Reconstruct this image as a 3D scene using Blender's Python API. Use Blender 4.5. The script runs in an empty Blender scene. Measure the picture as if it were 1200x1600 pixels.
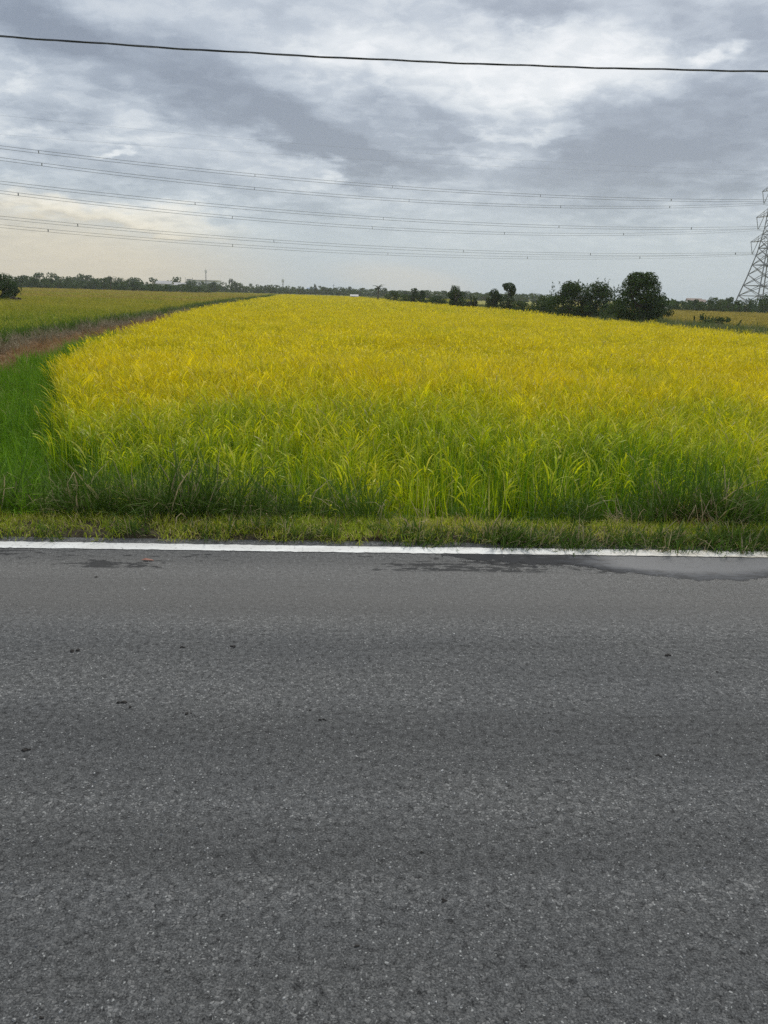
import bpy, math, random
import numpy as np
from mathutils import Vector, Matrix

S = bpy.context.scene
COL = S.collection
rad = math.radians

# ------------------------------------------------------------------ camera
EYE = 1.6
PITCH, ROLL, YAW = rad(15.95), rad(1.72), rad(3.05)
cam = bpy.data.objects.new('camera', bpy.data.cameras.new('camera'))
COL.objects.link(cam)
S.camera = cam
_f0 = Vector((math.sin(YAW), math.cos(YAW), 0)); _r0 = Vector((math.cos(YAW), -math.sin(YAW), 0)); _z = Vector((0, 0, 1))
_fw = _f0 * math.cos(PITCH) - _z * math.sin(PITCH)
_u0 = _f0 * math.sin(PITCH) + _z * math.cos(PITCH)
_R = _r0 * math.cos(ROLL) + _u0 * math.sin(ROLL)
_U = _u0 * math.cos(ROLL) - _r0 * math.sin(ROLL)
cam.matrix_world = Matrix(((_R.x, _U.x, -_fw.x, 0), (_R.y, _U.y, -_fw.y, 0), (_R.z, _U.z, -_fw.z, EYE), (0, 0, 0, 1)))
cam.data.sensor_fit = 'VERTICAL'
cam.data.sensor_height = 36.0
cam.data.lens = 27.0            # 1200 px focal length on a 1600 px tall frame
cam.data.clip_start = 0.05
cam.data.clip_end = 9000

# ------------------------------------------------------------------ render / exposure
S.view_settings.view_transform = 'Standard'
S.view_settings.look = 'None'
S.view_settings.gamma = 1.0
S.view_settings.use_curve_mapping = False
EXPO = 0.8
S.view_settings.exposure = EXPO
cy = S.cycles
cy.max_bounces = 7; cy.diffuse_bounces = 3; cy.glossy_bounces = 2; cy.transmission_bounces = 4
cy.transparent_max_bounces = 6; cy.volume_bounces = 1
cy.use_adaptive_sampling = False
cy.use_denoising = False
cy.volume_step_rate = 4.0; cy.volume_max_steps = 64

# ------------------------------------------------------------------ node helpers
class NT:
    def __init__(s, tree):
        s.t = tree; s.n = tree.nodes; s.l = tree.links; s.n.clear()
    def node(s, kind, **kw):
        n = s.n.new(kind)
        for k, v in kw.items(): setattr(n, k, v)
        return n
    def put(s, sock, v):
        if isinstance(v, bpy.types.NodeSocket): s.l.new(v, sock)
        elif v is not None: sock.default_value = v
    def math(s, op, a, b=None, c=None, clamp=False):
        n = s.node('ShaderNodeMath', operation=op, use_clamp=clamp)
        for i, v in enumerate((a, b, c)):
            if v is not None: s.put(n.inputs[i], v)
        return n.outputs[0]
    def vmath(s, op, a, b=None, out=0):
        n = s.node('ShaderNodeVectorMath', operation=op)
        s.put(n.inputs[0], a)
        if b is not None:
            s.put(n.inputs[3] if op == 'SCALE' else n.inputs[1], b)
        return n.outputs['Value'] if out == 'v' else n.outputs[0]
    def noise(s, vec, scale, detail=4, rough=0.55, dist=0.0, col=False):
        n = s.node('ShaderNodeTexNoise')
        s.put(n.inputs['Vector'], vec); n.inputs['Scale'].default_value = scale
        n.inputs['Detail'].default_value = detail; n.inputs['Roughness'].default_value = rough
        n.inputs['Distortion'].default_value = dist
        return n.outputs['Color' if col else 'Fac']
    def maprange(s, v, a, b, c=0.0, d=1.0, interp='LINEAR'):
        n = s.node('ShaderNodeMapRange', interpolation_type=interp)
        s.put(n.inputs[0], v)
        for i, x in enumerate((a, b, c, d)): s.put(n.inputs[1 + i], x)
        return n.outputs[0]
    def mix(s, f, a, b, blend='MIX'):
        n = s.node('ShaderNodeMix', data_type='RGBA', blend_type=blend)
        s.put(n.inputs[0], f)
        s.put(n.inputs[6], a if isinstance(a, bpy.types.NodeSocket) else (*a, 1))
        s.put(n.inputs[7], b if isinstance(b, bpy.types.NodeSocket) else (*b, 1))
        return n.outputs[2]
    def ramp(s, f, stops, interp='LINEAR'):
        n = s.node('ShaderNodeValToRGB'); r = n.color_ramp; r.interpolation = interp
        while len(r.elements) < len(stops): r.elements.new(0.5)
        for e, (p, c) in zip(r.elements, stops): e.position = p; e.color = (*c, 1)
        s.put(n.inputs[0], f); return n.outputs[0]
    def sep(s, v):
        n = s.node('ShaderNodeSeparateXYZ'); s.put(n.inputs[0], v); return n.outputs
    def comb(s, x, y, z):
        n = s.node('ShaderNodeCombineXYZ')
        for i, v in enumerate((x, y, z)): s.put(n.inputs[i], v)
        return n.outputs[0]

# ------------------------------------------------------------------ sky (overcast, broken cloud) and the soft sun behind it
SUN_AZ, SUN_EL = rad(14), rad(46)
world = bpy.data.worlds.new('World'); S.world = world; world.use_nodes = True
w = NT(world.node_tree)
sky = w.node('ShaderNodeTexSky', sky_type='NISHITA', sun_disc=False)
sky.sun_elevation = SUN_EL; sky.sun_rotation = SUN_AZ
sky.air_density = 1.0; sky.dust_density = 2.0; sky.ozone_density = 1.0
D = w.node('ShaderNodeTexCoord').outputs['Generated']
dx, dy, dz = w.sep(D)
zc = w.math('MAXIMUM', dz, 0.0)
az = w.math('MULTIPLY', w.math('ARCTAN2', dx, dy), 57.2958)
el = w.math('MULTIPLY', w.math('ARCSINE', dz), 57.2958)
den = w.math('ADD', zc, 0.20)
plane = w.comb(w.math('DIVIDE', dx, den), w.math('DIVIDE', dy, den), 0.0)
P = w.comb(az, el, 0.0)
warp = w.vmath('SUBTRACT', w.noise(plane, 3.0, 6, 0.60, col=True), (0.5, 0.5, 0.5))
Pw = w.vmath('ADD', P, w.vmath('MULTIPLY', warp, (9.0, 5.5, 0.0)))
def blob(a, e, ra, re, rot=0.0, vec=None):
    q = w.vmath('SUBTRACT', vec or Pw, (a, e, 0.0))
    m = w.node('ShaderNodeVectorRotate', rotation_type='Z_AXIS')
    w.put(m.inputs['Vector'], q); m.inputs['Angle'].default_value = rad(-rot)
    q = w.vmath('MULTIPLY', m.outputs[0], (1.0 / ra, 1.0 / re, 0.0))
    L = w.vmath('LENGTH', q, out='v')
    return w.maprange(L, 0.25, 1.45, 1.0, 0.0, 'SMOOTHERSTEP')
#  (azimuth, elevation, half width, half height, tilt, strength)  in degrees
CLOUDS = [(-9.5, 12.0, 13.5, 2.3, -13, -0.46), (-1.0, 9.4, 6.5, 1.7, -20, -0.34), (-16.0, 4.2, 14.0, 3.0, 0, 0.10), (21.5, 10.4, 10.5, 3.6, 8, -0.44),
          (-21.0, 14.8, 5.5, 1.6, -8, -0.34), (4.3, 10.6, 5.0, 1.3, -14, -0.22), (23.6, 15.9, 5.0, 1.9, 0, -0.26),
          (11.5, 17.0, 4.0, 0.8, 0, -0.28), (5.0, 8.2, 9.0, 1.2, -4, -0.20), (18.0, 6.0, 9.0, 1.8, 0, -0.16),
          (-19.0, 10.3, 4.0, 0.9, 0, -0.16), (-8.0, 6.0, 9.0, 1.1, -3, -0.12), (-17.0, 7.0, 8.0, 1.0, -3, -0.10),
          (13.5, 14.0, 9.5, 2.4, 6, 0.38), (20.0, 8.5, 9.0, 2.2, 4, -0.16), (-16.5, 12.9, 5.0, 0.9, -14, 0.18), (12.5, 10.4, 4.2, 0.6, 0, 0.30),
          (1.0, 14.8, 6.5, 1.6, -4, 0.24), (23.3, 14.9, 1.4, 0.8, 0, 0.40), (-16.5, 8.9, 6.0, 0.6, -4, 0.16),
          (-16.0, 4.6, 8.5, 0.75, -2, 0.30), (-15.9, 7.9, 1.5, 0.3, 0, 0.35), (-21.5, 11.2, 4.0, 0.8, -10, 0.14),
          (9.0, 9.0, 4.5, 0.6, 5, 0.14), (-6.0, 9.2, 6.0, 0.7, -20, 0.16), (4.4, 1.2, 5.0, 0.8, -6, 0.10)]
n1 = w.math('MULTIPLY', w.math('SUBTRACT', w.noise(plane, 1.5, 9, 0.56, 0.3), 0.5), 0.55)
n2 = w.math('MULTIPLY', w.math('SUBTRACT', w.noise(plane, 5.2, 8, 0.57, 0.15), 0.5), 0.54)
shred = w.noise(w.vmath('MULTIPLY', plane, (3.2, 3.6, 1.0)), 3.2, 7, 0.60, 0.3)     # torn scraps along the cloud edges
n3 = w.math('MULTIPLY', w.math('SUBTRACT', w.maprange(shred, 0.42, 0.62, 0.0, 1.0, 'SMOOTHSTEP'), 0.5), 0.13)
busy = w.maprange(w.noise(plane, 1.1, 3, 0.5), 0.38, 0.62, 0.65, 1.25)              # calm sheets beside broken cloud
V = w.math('ADD', 0.54, w.math('ADD', n1, w.math('MULTIPLY', w.math('ADD', n2, n3), busy)))
for (a, e, ra, re, rot, k) in CLOUDS:
    V = w.math('MULTIPLY_ADD', blob(a, e, ra, re, rot), k * 1.0, V)
# cloud base flattens into an even veil towards the horizon
veil = w.maprange(el, 0.5, 6.5, 0.0, 1.0, 'SMOOTHSTEP')
V = w.math('ADD', w.math('MULTIPLY', w.math('SUBTRACT', V, 0.50), w.maprange(veil, 0, 1, 0.25, 1.0)), 0.50)
K = 2.0 ** -EXPO
def kk(c): return tuple(x * K for x in c)
cloud = w.ramp(V, [(0.0, kk((0.215, 0.255, 0.322))), (0.28, kk((0.310, 0.360, 0.435))), (0.52, kk((0.475, 0.530, 0.600))),
                   (0.76, kk((0.70, 0.74, 0.775))), (1.0, kk((0.92, 0.93, 0.94)))])
# bluish-grey rain haze low down, warm light under the cloud edge to the left
low = w.maprange(el, 0.0, 9.0, 1.0, 0.0, 'SMOOTHSTEP')
cloud = w.mix(w.math('MULTIPLY', low, 0.72), cloud, kk((0.375, 0.475, 0.545)))
warm = w.math('ADD', blob(-22.0, 1.3, 17.0, 3.9, -3, vec=P), w.math('MULTIPLY', blob(-17.0, 4.3, 9.0, 0.9, -2), 0.45))
cloud = w.mix(w.math('MULTIPLY', warm, 0.78, clamp=True), cloud, w.ramp(V, [(0.3, kk((0.48, 0.43, 0.34))), (0.55, kk((0.68, 0.59, 0.43))), (0.9, kk((0.98, 0.87, 0.66)))]))
cloud = w.mix(w.math('MULTIPLY', blob(4.0, 0.8, 5.5, 1.2, -6, vec=P), 0.5), cloud, kk((0.56, 0.545, 0.50)))
# overcast skies brighten smoothly towards the zenith
lift = w.maprange(dz, 0.25, 1.0, 1.0, 1.75, 'SMOOTHSTEP')
cloud = w.vmath('SCALE', cloud, lift)
skyc = w.vmath('SCALE', sky.outputs[0], 0.10)
tot = w.mix(0.93, skyc, cloud)
bg = w.node('ShaderNodeBackground'); w.put(bg.inputs[0], tot); bg.inputs[1].default_value = 1.0
wo = w.node('ShaderNodeOutputWorld'); w.put(wo.inputs[0], bg.outputs[0])

sun = bpy.data.objects.new('sun', bpy.data.lights.new('sun', 'SUN'))
COL.objects.link(sun)
sun.data.energy = 1.5; sun.data.angle = rad(14); sun.data.color = (1.0, 0.95, 0.87)
sd = Vector((math.sin(SUN_AZ) * math.cos(SUN_EL), math.cos(SUN_AZ) * math.cos(SUN_EL), math.sin(SUN_EL)))
sun.rotation_euler = sd.to_track_quat('Z', 'Y').to_euler()
sun.location = (0, 0, 80)

# ------------------------------------------------------------------ object helpers
def tag(o, label=None, cat=None, group=None, kind=None):
    if label: o['label'] = label
    if cat: o['category'] = cat
    if group: o['group'] = group
    if kind: o['kind'] = kind
    return o

class MB:
    """collects vertices, faces and a per-vertex tint, then links ONE mesh object"""
    def __init__(s): s.v = []; s.f = []; s.c = []
    def add(s, vs, fs, col=(1, 0, 0)):
        b = len(s.v); s.v += [tuple(v) for v in vs]; s.f += [tuple(i + b for i in f) for f in fs]
        s.c += (list(col) if isinstance(col, list) else [col] * len(vs))
    def box(s, x0, x1, y0, y1, z0, z1, col=(1, 0, 0)):
        vs = [(x, y, z) for z in (z0, z1) for y in (y0, y1) for x in (x0, x1)]
        s.add(vs, [(0, 2, 3, 1), (4, 5, 7, 6), (0, 1, 5, 4), (2, 6, 7, 3), (0, 4, 6, 2), (1, 3, 7, 5)], col)
    def rod(s, a, b, r0, r1=None, n=6, col=(1, 0, 0), cap=True):
        a, b = Vector(a), Vector(b); r1 = r0 if r1 is None else r1
        d = (b - a).normalized(); u = d.orthogonal().normalized(); v = d.cross(u)
        vs = []
        for p, r in ((a, r0), (b, r1)):
            for k in range(n):
                t = 2 * math.pi * k / n; vs.append(p + u * (r * math.cos(t)) + v * (r * math.sin(t)))
        fs = [(k, (k + 1) % n, n + (k + 1) % n, n + k) for k in range(n)]
        if cap: fs += [tuple(range(n - 1, -1, -1)), tuple(range(n, 2 * n))]
        s.add(vs, fs, col)
    def tube(s, pts, r, n=5, col=(1, 0, 0)):
        pts = [Vector(p) for p in pts]; rings = []
        rr = r if hasattr(r, '__len__') else [r] * len(pts)
        for i, p in enumerate(pts):
            d = (pts[min(i + 1, len(pts) - 1)] - pts[max(i - 1, 0)]).normalized()
            u = d.cross(Vector((0, 0, 1)))
            u = u.normalized() if u.length > 1e-3 else Vector((1, 0, 0))
            v = u.cross(d)
            rings.append([p + u * (rr[i] * math.cos(2 * math.pi * k / n)) + v * (rr[i] * math.sin(2 * math.pi * k / n)) for k in range(n)])
        vs = [q for g in rings for q in g]
        fs = [(i * n + k, i * n + (k + 1) % n, (i + 1) * n + (k + 1) % n, (i + 1) * n + k) for i in range(len(pts) - 1) for k in range(n)]
        fs += [tuple(range(n - 1, -1, -1)), tuple(range((len(pts) - 1) * n, len(pts) * n))]
        s.add(vs, fs, col)
    def mesh(s, name, mat, smooth=False):
        me = bpy.data.meshes.new(name); me.from_pydata(s.v, [], s.f)
        at_ = me.attributes.new('tint', 'FLOAT_COLOR', 'POINT')
        at_.data.foreach_set('color', np.array([(*c, 1.0) for c in s.c], np.float32).ravel())
        me.materials.append(mat)
        if smooth: me.polygons.foreach_set('use_smooth', [True] * len(me.polygons))
        me.update(); return me
    def build(s, name, mat, parent=None, smooth=False, loc=None):
        o = bpy.data.objects.new(name, s.mesh(name, mat, smooth)); COL.objects.link(o)
        if parent: o.parent = parent
        if loc: o.location = loc
        return o

def empty(name, loc, rz=0.0):
    o = bpy.data.objects.new(name, None); COL.objects.link(o)
    o.location = loc; o.rotation_euler.z = rz; o.empty_display_size = 0.3
    return o

def copy_thing(root):
    c = root.copy(); COL.objects.link(c)
    for ch in list(root.children):
        d = ch.copy(); COL.objects.link(d); d.parent = c
    return c

# ------------------------------------------------------------------ materials
def mat(name):
    m = bpy.data.materials.new(name); m.use_nodes = True
    return m, NT(m.node_tree)

def finish(t, shader, disp=None):
    o = t.node('ShaderNodeOutputMaterial'); t.put(o.inputs[0], shader)

def principled(t, col, rough=0.6, spec=0.4, bump=None, bstr=0.3, bdist=0.01, metal=0.0):
    p = t.node('ShaderNodeBsdfPrincipled')
    t.put(p.inputs['Base Color'], col if isinstance(col, bpy.types.NodeSocket) else (*col, 1))
    t.put(p.inputs['Roughness'], rough); t.put(p.inputs['Specular IOR Level'], spec); p.inputs['Metallic'].default_value = metal
    if bump is not None:
        b = t.node('ShaderNodeBump'); b.inputs['Strength'].default_value = bstr; b.inputs['Distance'].default_value = bdist
        t.put(b.inputs['Height'], bump); t.put(p.inputs['Normal'], b.outputs[0])
    return p

def plain(name, col, rough=0.6, var=0.25, scale=3.0, metal=0.0, spec=0.4):
    m, t = mat(name)
    pos = t.node('ShaderNodeTexCoord').outputs['Object']
    n = t.noise(pos, scale, 5, 0.6)
    c = t.mix(t.maprange(n, 0.3, 0.7, 0.0, 1.0), tuple(x * (1 - var) for x in col), tuple(x * (1 + var) for x in col))
    finish(t, principled(t, c, rough, spec, n, 0.2, 0.02, metal).outputs[0]); return m

def leafy(name, colour, trans=0.35, rough=0.5, spec=0.22):
    """colour(t, height, kind, rnd, pos, inst) -> colour socket ; leaf that lets light through"""
    m, t = mat(name)
    a = t.node('ShaderNodeAttribute', attribute_name='tint', attribute_type='GEOMETRY')
    h, kind, rnd = t.sep(a.outputs['Color'])
    pos = t.node('ShaderNodeNewGeometry').outputs['Position']
    inst = t.node('ShaderNodeObjectInfo').outputs['Random']
    c = colour(t, h, kind, rnd, pos, inst)
    df = t.node('ShaderNodeBsdfDiffuse'); t.put(df.inputs[0], c)
    tr = t.node('ShaderNodeBsdfTranslucent'); t.put(tr.inputs[0], c)
    mx = t.node('ShaderNodeMixShader'); mx.inputs[0].default_value = trans
    t.put(mx.inputs[1], df.outputs[0]); t.put(mx.inputs[2], tr.outputs[0])
    gl = t.node('ShaderNodeBsdfGlossy'); gl.inputs['Roughness'].default_value = rough
    m0 = mx; mx = t.node('ShaderNodeMixShader'); mx.inputs[0].default_value = spec * 0.05
    t.put(mx.inputs[1], m0.outputs[0]); t.put(mx.inputs[2], gl.outputs[0])
    finish(t, mx.outputs[0]); return m

# ------------------------------------------------------------------ field edges (metres; x along the road, y away from it)
RICE_L = ([6.0, 8.3, 16.2, 23.8, 51, 112, 214], [-1.85, -2.9, -5.7, -7.0, -9.85, -12.8, -17.7])
RICE_R = ([5.9, 20, 36, 52, 70, 91, 179, 214], [22.0, 21.0, 19.7, 18.2, 17.6, 16.0, 6.6, 0.5])
LEFT_F = ([5.5, 12, 20, 27.5, 41, 76, 115, 214], [-12.8, -11.7, -10.2, -10.5, -11.0, -13.3, -15.7, -20.6])
xl = lambda y: np.interp(y, *RICE_L)
xr = lambda y: np.interp(y, *RICE_R)
xl2 = lambda y: np.interp(y, *LEFT_F)
FIELD_Z = -0.60
rs = np.random.RandomState(7)
random.seed(7)

# ------------------------------------------------------------------ ground, road, painted line, verge, banks
def grid_sheet(name, xs, ys, zfun, material, kind='structure', label=None):
    X, Y = np.meshgrid(xs, ys); Z = zfun(X, Y)
    if isinstance(Z, tuple): X, Y, Z = Z
    nv, nu = X.shape
    v = np.stack([X, Y, Z], -1).reshape(-1, 3)
    i = np.arange(nv - 1)[:, None] * nu + np.arange(nu - 1)[None, :]
    f = np.stack([i, i + 1, i + 1 + nu, i + nu], -1).reshape(-1, 4)
    me = bpy.data.meshes.new(name); me.from_pydata(v.tolist(), [], f.tolist())
    me.materials.append(material); me.polygons.foreach_set('use_smooth', [True] * len(me.polygons)); me.update()
    o = bpy.data.objects.new(name, me); COL.objects.link(o)
    return tag(o, label, None, None, kind)

def wob(X, Y, s, seed=0):
    r = np.random.RandomState(seed); z = 0
    for k in range(7):
        a = r.uniform(0, 6.28); f = s * r.uniform(0.5, 2.2); z = z + np.sin((X * math.cos(a) + Y * math.sin(a)) * f + r.uniform(0, 6.28)) / 7
    return z

m, t = mat('field soil and stubble')
pos = t.node('ShaderNodeNewGeometry').outputs['Position']
px_, py_, pz_ = t.sep(pos)
n1 = t.noise(pos, 0.02, 4, 0.6); n2 = t.noise(pos, 1.2, 6, 0.6)
far = t.maprange(py_, 60, 200, 0, 1)
c = t.mix(n2, (0.035, 0.045, 0.014), (0.07, 0.075, 0.022))
c2 = t.ramp(n1, [(0.36, (0.13, 0.15, 0.018)), (0.5, (0.26, 0.22, 0.02)), (0.62, (0.10, 0.13, 0.025))])
c = t.mix(far, c, t.mix(0.25, c2, t.mix(n2, (0.05, 0.06, 0.01), (0.3, 0.27, 0.03))))
finish(t, principled(t, c, 0.9, 0.15, n2, 0.6, 0.1).outputs[0]); M_GROUND = m
MBg = MB(); MBg.add([(-450, -80, FIELD_Z - .03), (450, -80, FIELD_Z - .03), (450, 900, FIELD_Z - .03), (-450, 900, FIELD_Z - .03)], [(0, 1, 2, 3)])
tag(MBg.build('ground', M_GROUND), None, None, None, 'structure')

# asphalt
m, t = mat('worn asphalt')
pos = t.node('ShaderNodeNewGeometry').outputs['Position']
px_, py_, pz_ = t.sep(pos)
streak = t.noise(t.vmath('MULTIPLY', pos, (0.10, 2.2, 1.0)), 1.0, 4, 0.55)
blot = t.noise(t.vmath('MULTIPLY', pos, (0.6, 1.3, 1.0)), 1.0, 5, 0.6)
fine = t.noise(pos, 190, 6, 0.78)
mid = t.noise(pos, 38, 6, 0.70)
wv = t.vmath('ADD', pos, t.vmath('SCALE', t.noise(pos, 70, 3, 0.6, col=True), 0.010))
def cells(scale):
    v_ = t.node('ShaderNodeTexVoronoi', feature='F1'); t.put(v_.inputs['Vector'], wv); v_.inputs['Scale'].default_value = scale
    e_ = t.node('ShaderNodeTexVoronoi', feature='DISTANCE_TO_EDGE'); t.put(e_.inputs['Vector'], wv); e_.inputs['Scale'].default_value = scale
    return t.sep(v_.outputs['Color']), e_.outputs['Distance']
(vr, vg, vb), ve = cells(88)
(ur, ug, ub), ue = cells(170)
coarse = t.maprange(t.math('ADD', streak, t.math('MULTIPLY', t.math('SUBTRACT', blot, 0.5), 0.5)), 0.40, 0.62, 0.15, 1.0)   # bands where wheels have bared the stones
stone = t.math('MULTIPLY', t.maprange(ve, 0.04, 0.16), t.math('MULTIPLY', t.maprange(vr, 0.55, 0.85), coarse))
grit = t.math('MULTIPLY', t.maprange(ue, 0.03, 0.15), t.maprange(ur, 0.50, 0.95))
white = t.math('MULTIPLY', t.maprange(ue, 0.08, 0.2), t.maprange(ug, 0.962, 0.985))
pits = t.math('MULTIPLY', t.maprange(mid, 0.38, 0.44, 1.0, 0.0), t.maprange(fine, 0.40, 0.54, 1.0, 0.0))
base = t.ramp(fine, [(0.34, (0.014, 0.0145, 0.015)), (0.46, (0.048, 0.049, 0.049)), (0.56, (0.090, 0.091, 0.090)), (0.66, (0.20, 0.20, 0.195))])
base = t.mix(t.maprange(blot, 0.35, 0.65, 0.0, 0.32), base, t.vmath('MULTIPLY', base, (1.26, 1.22, 1.12)))
base = t.vmath('SCALE', base, t.maprange(streak, 0.35, 0.65, 0.92, 1.30))
base = t.vmath('SCALE', base, t.maprange(mid, 0.3, 0.7, 0.40, 1.62))
base = t.mix(t.math('MULTIPLY', grit, 0.55), base, t.mix(ub, (0.035, 0.036, 0.036), (0.19, 0.19, 0.185)))
base = t.mix(t.math('MULTIPLY', stone, 0.80), base, t.mix(vb, (0.040, 0.041, 0.041), (0.34, 0.335, 0.32)))
base = t.mix(t.math('MULTIPLY', white, 0.7), base, (0.42, 0.42, 0.40))
base = t.mix(t.math('MULTIPLY', pits, 0.85), base, (0.010, 0.010, 0.010))
vd = t.math('SUBTRACT', 0.5, ve)
# lighter dusty strip next to the painted line, damp stains in it
dust = t.maprange(t.math('ABSOLUTE', t.math('SUBTRACT', py_, 4.05)), 0.15, 0.75, 1.0, 0.0, 'SMOOTHSTEP')
base = t.mix(t.math('MULTIPLY', dust, 0.42), base, t.mix(t.maprange(fine, .35, .65), (0.085, 0.081, 0.074), (0.27, 0.255, 0.232)))
sn = t.noise(t.vmath('MULTIPLY', pos, (8.0, 22.0, 1.0)), 1.0, 8, 0.66, 0.2)
sn2 = t.noise(t.vmath('MULTIPLY', pos, (0.55, 1.0, 1.0)), 1.9, 2, 0.5)
sband = t.maprange(t.math('ABSOLUTE', t.math('SUBTRACT', py_, 4.46)), 0.05, 0.22, 1.0, 0.0, 'SMOOTHSTEP')
sright = t.maprange(px_, 0.1, 1.5, 0.0, 0.10)
sv = t.math('ADD', t.math('ADD', sn, t.math('MULTIPLY', t.math('SUBTRACT', sn2, 0.5), 0.75)), sright)
damp = t.math('MULTIPLY', t.maprange(sv, 0.562, 0.605, 0.0, 1.0), t.maprange(sband, 0.25, 0.5, 0.0, 1.0))
base = t.mix(t.math('MULTIPLY', damp, 0.80), base, t.mix(fine, (0.018, 0.018, 0.018), (0.05, 0.05, 0.05)))
hgt = t.math('ADD', t.math('MULTIPLY', fine, 0.55), t.math('ADD', t.math('MULTIPLY', mid, 0.45), t.math('MULTIPLY', t.math('SUBTRACT', 1.0, vd), t.math('MULTIPLY', vr, 0.6))))
p = principled(t, base, 0.85, t.maprange(damp, 0, 1, 0.16, 0.06), hgt, 1.0, 0.008)
finish(t, p.outputs[0]); M_ASPHALT = m
xs = np.concatenate([[-150, -60, -20], np.arange(-8, 9, 0.5), [20, 60, 150]])
ys = np.array([-3.2, -1.5, 0.2, 1, 1.8, 2.6, 3.4, 4.2, 4.6, 4.88])
grid_sheet('road', xs, ys, lambda X, Y: 0 * X, M_ASPHALT)
grid_sheet('road_shoulder', xs, np.array([-9.0, -6, -4.5, -3.2]), lambda X, Y: np.interp(Y, [-9, -6, -4.5, -3.2], [FIELD_Z - .05, -.2, -.02, -.004]), M_GROUND)

# painted edge line: worn thermoplastic, ragged borders
m, t = mat('road paint')
pos = t.node('ShaderNodeNewGeometry').outputs['Position']
px_, py_, pz_ = t.sep(pos)
n1 = t.noise(pos, 55, 5, 0.7); n2 = t.noise(t.vmath('MULTIPLY', pos, (1.0, 3.0, 1)), 3.0, 5, 0.6)
c = t.mix(t.maprange(n2, 0.35, 0.7), (0.64, 0.64, 0.61), (0.48, 0.47, 0.44))
c = t.mix(t.math('MULTIPLY', t.maprange(px_, 0.9, 2.6), t.maprange(n2, 0.3, 0.6, 0.25, 0.75)), c, (0.44, 0.38, 0.28))
c = t.mix(t.math('MULTIPLY', t.maprange(n1, 0.57, 0.66), 0.8), c, (0.08, 0.078, 0.072))
finish(t, principled(t, c, 0.6, 0.4, n1, 0.35, 0.004).outputs[0]); M_PAINT = m
xs2 = np.concatenate([[-150, -60, -20], np.arange(-7, 9, 0.03), [20, 60, 150]])
def line_xy(X, Y):
    jit = np.random.RandomState(3).normal(0, 0.0028, X.shape)
    return X, Y + jit + 0.004 * np.sin(X * 1.7 + Y), 0 * X + 0.004
grid_sheet('edge_line', xs2, np.array([4.636, 4.70, 4.757]), line_xy, M_PAINT, 'structure', 'white painted edge line along the asphalt')

# shallow water standing against the line on the right
m, t = mat('wet asphalt film')
pos = t.node('ShaderNodeNewGeometry').outputs['Position']
a = t.node('ShaderNodeAttribute', attribute_name='tint', attribute_type='GEOMETRY')
e_, f_, _ = t.sep(a.outputs['Color'])
fine = t.noise(pos, 190, 6, 0.75); rag = t.noise(t.vmath('MULTIPLY', pos, (10, 26, 1)), 1.0, 7, 0.68)
wetn = t.math('ADD', e_, t.math('MULTIPLY', t.math('SUBTRACT', rag, 0.5), 3.2))
c = t.mix(t.maprange(wetn, 0.10, 0.60), t.ramp(fine, [(0.33, (0.022, 0.023, 0.025)), (0.5, (0.066, 0.069, 0.074)), (0.68, (0.13, 0.133, 0.14))]), t.mix(fine, (0.022, 0.022, 0.0225), (0.055, 0.055, 0.056)))
p = principled(t, c, t.maprange(e_, 0.0, 0.6, 0.50, 0.9), t.maprange(e_, 0.0, 0.6, 0.28, 0.05), fine, 0.5, 0.003)
tr = t.node('ShaderNodeBsdfTransparent'); mx = t.node('ShaderNodeMixShader')
t.put(mx.inputs[0], t.maprange(t.math('ADD', f_, t.math('MULTIPLY', t.math('SUBTRACT', rag, 0.5), 2.2)), 0.42, 0.58))
t.put(mx.inputs[1], tr.outputs[0]); t.put(mx.inputs[2], p.outputs[0])
finish(t, mx.outputs[0]); M_WET = m
low = [(0.62, 4.58), (0.95, 4.50), (1.25, 4.43), (1.42, 4.45), (1.62, 4.36), (1.85, 4.29), (2.12, 4.22), (2.38, 4.22), (2.60, 4.30), (2.85, 4.37), (3.3, 4.40), (3.9, 4.50), (4.4, 4.60)]
lx = np.linspace(0.62, 4.4, 190); ly = np.interp(lx, *zip(*low))
r2 = np.random.RandomState(5); jit = np.convolve(r2.normal(0, 0.03, 200), np.ones(3) / 3, 'same')[:190] * np.interp(lx, [0.6, 1.3, 1.7, 3, 4.4], [1.2, 1.2, 0.5, 0.6, 1.0])
b = MB(); rows = []
for fr, e, al, al2 in ((-0.9, .9, -1.6, .0), (-0.15, 0.7, -0.2, .38), (0.0, 0.9, 0.55, .46), (0.14, 0.8, 1.2, .55), (0.38, 0.0, 1.8, .75), (1.0, 0.05, 1.8, 1.4)):
    yy = np.minimum(ly + jit * (1 - fr), 4.62); yy = yy + (4.628 - yy) * fr
    rows.append([(x, y, 0.0008) for x, y in zip(lx, yy)])
    b.v += rows[-1]; e *= .8; ed = np.interp(lx, [0.6, 1.35, 1.75], [.75, .7, 0.0]); b.c += [(max(e * float(np.interp(x_, [1.35, 1.9], [1, .5])), float(q)), float(np.interp(x_, [1.35, 1.75], [al2, al])), 0) for q, x_ in zip(ed, lx)]
n = 190
for r_ in range(5):
    b.f += [(r_ * n + i, r_ * n + i + 1, (r_ + 1) * n + i + 1, (r_ + 1) * n + i) for i in range(n - 1)]
o = b.build('puddle', M_WET); tag(o, 'shallow dark puddle drying on the asphalt against the white line', None, None, 'structure')

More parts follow.
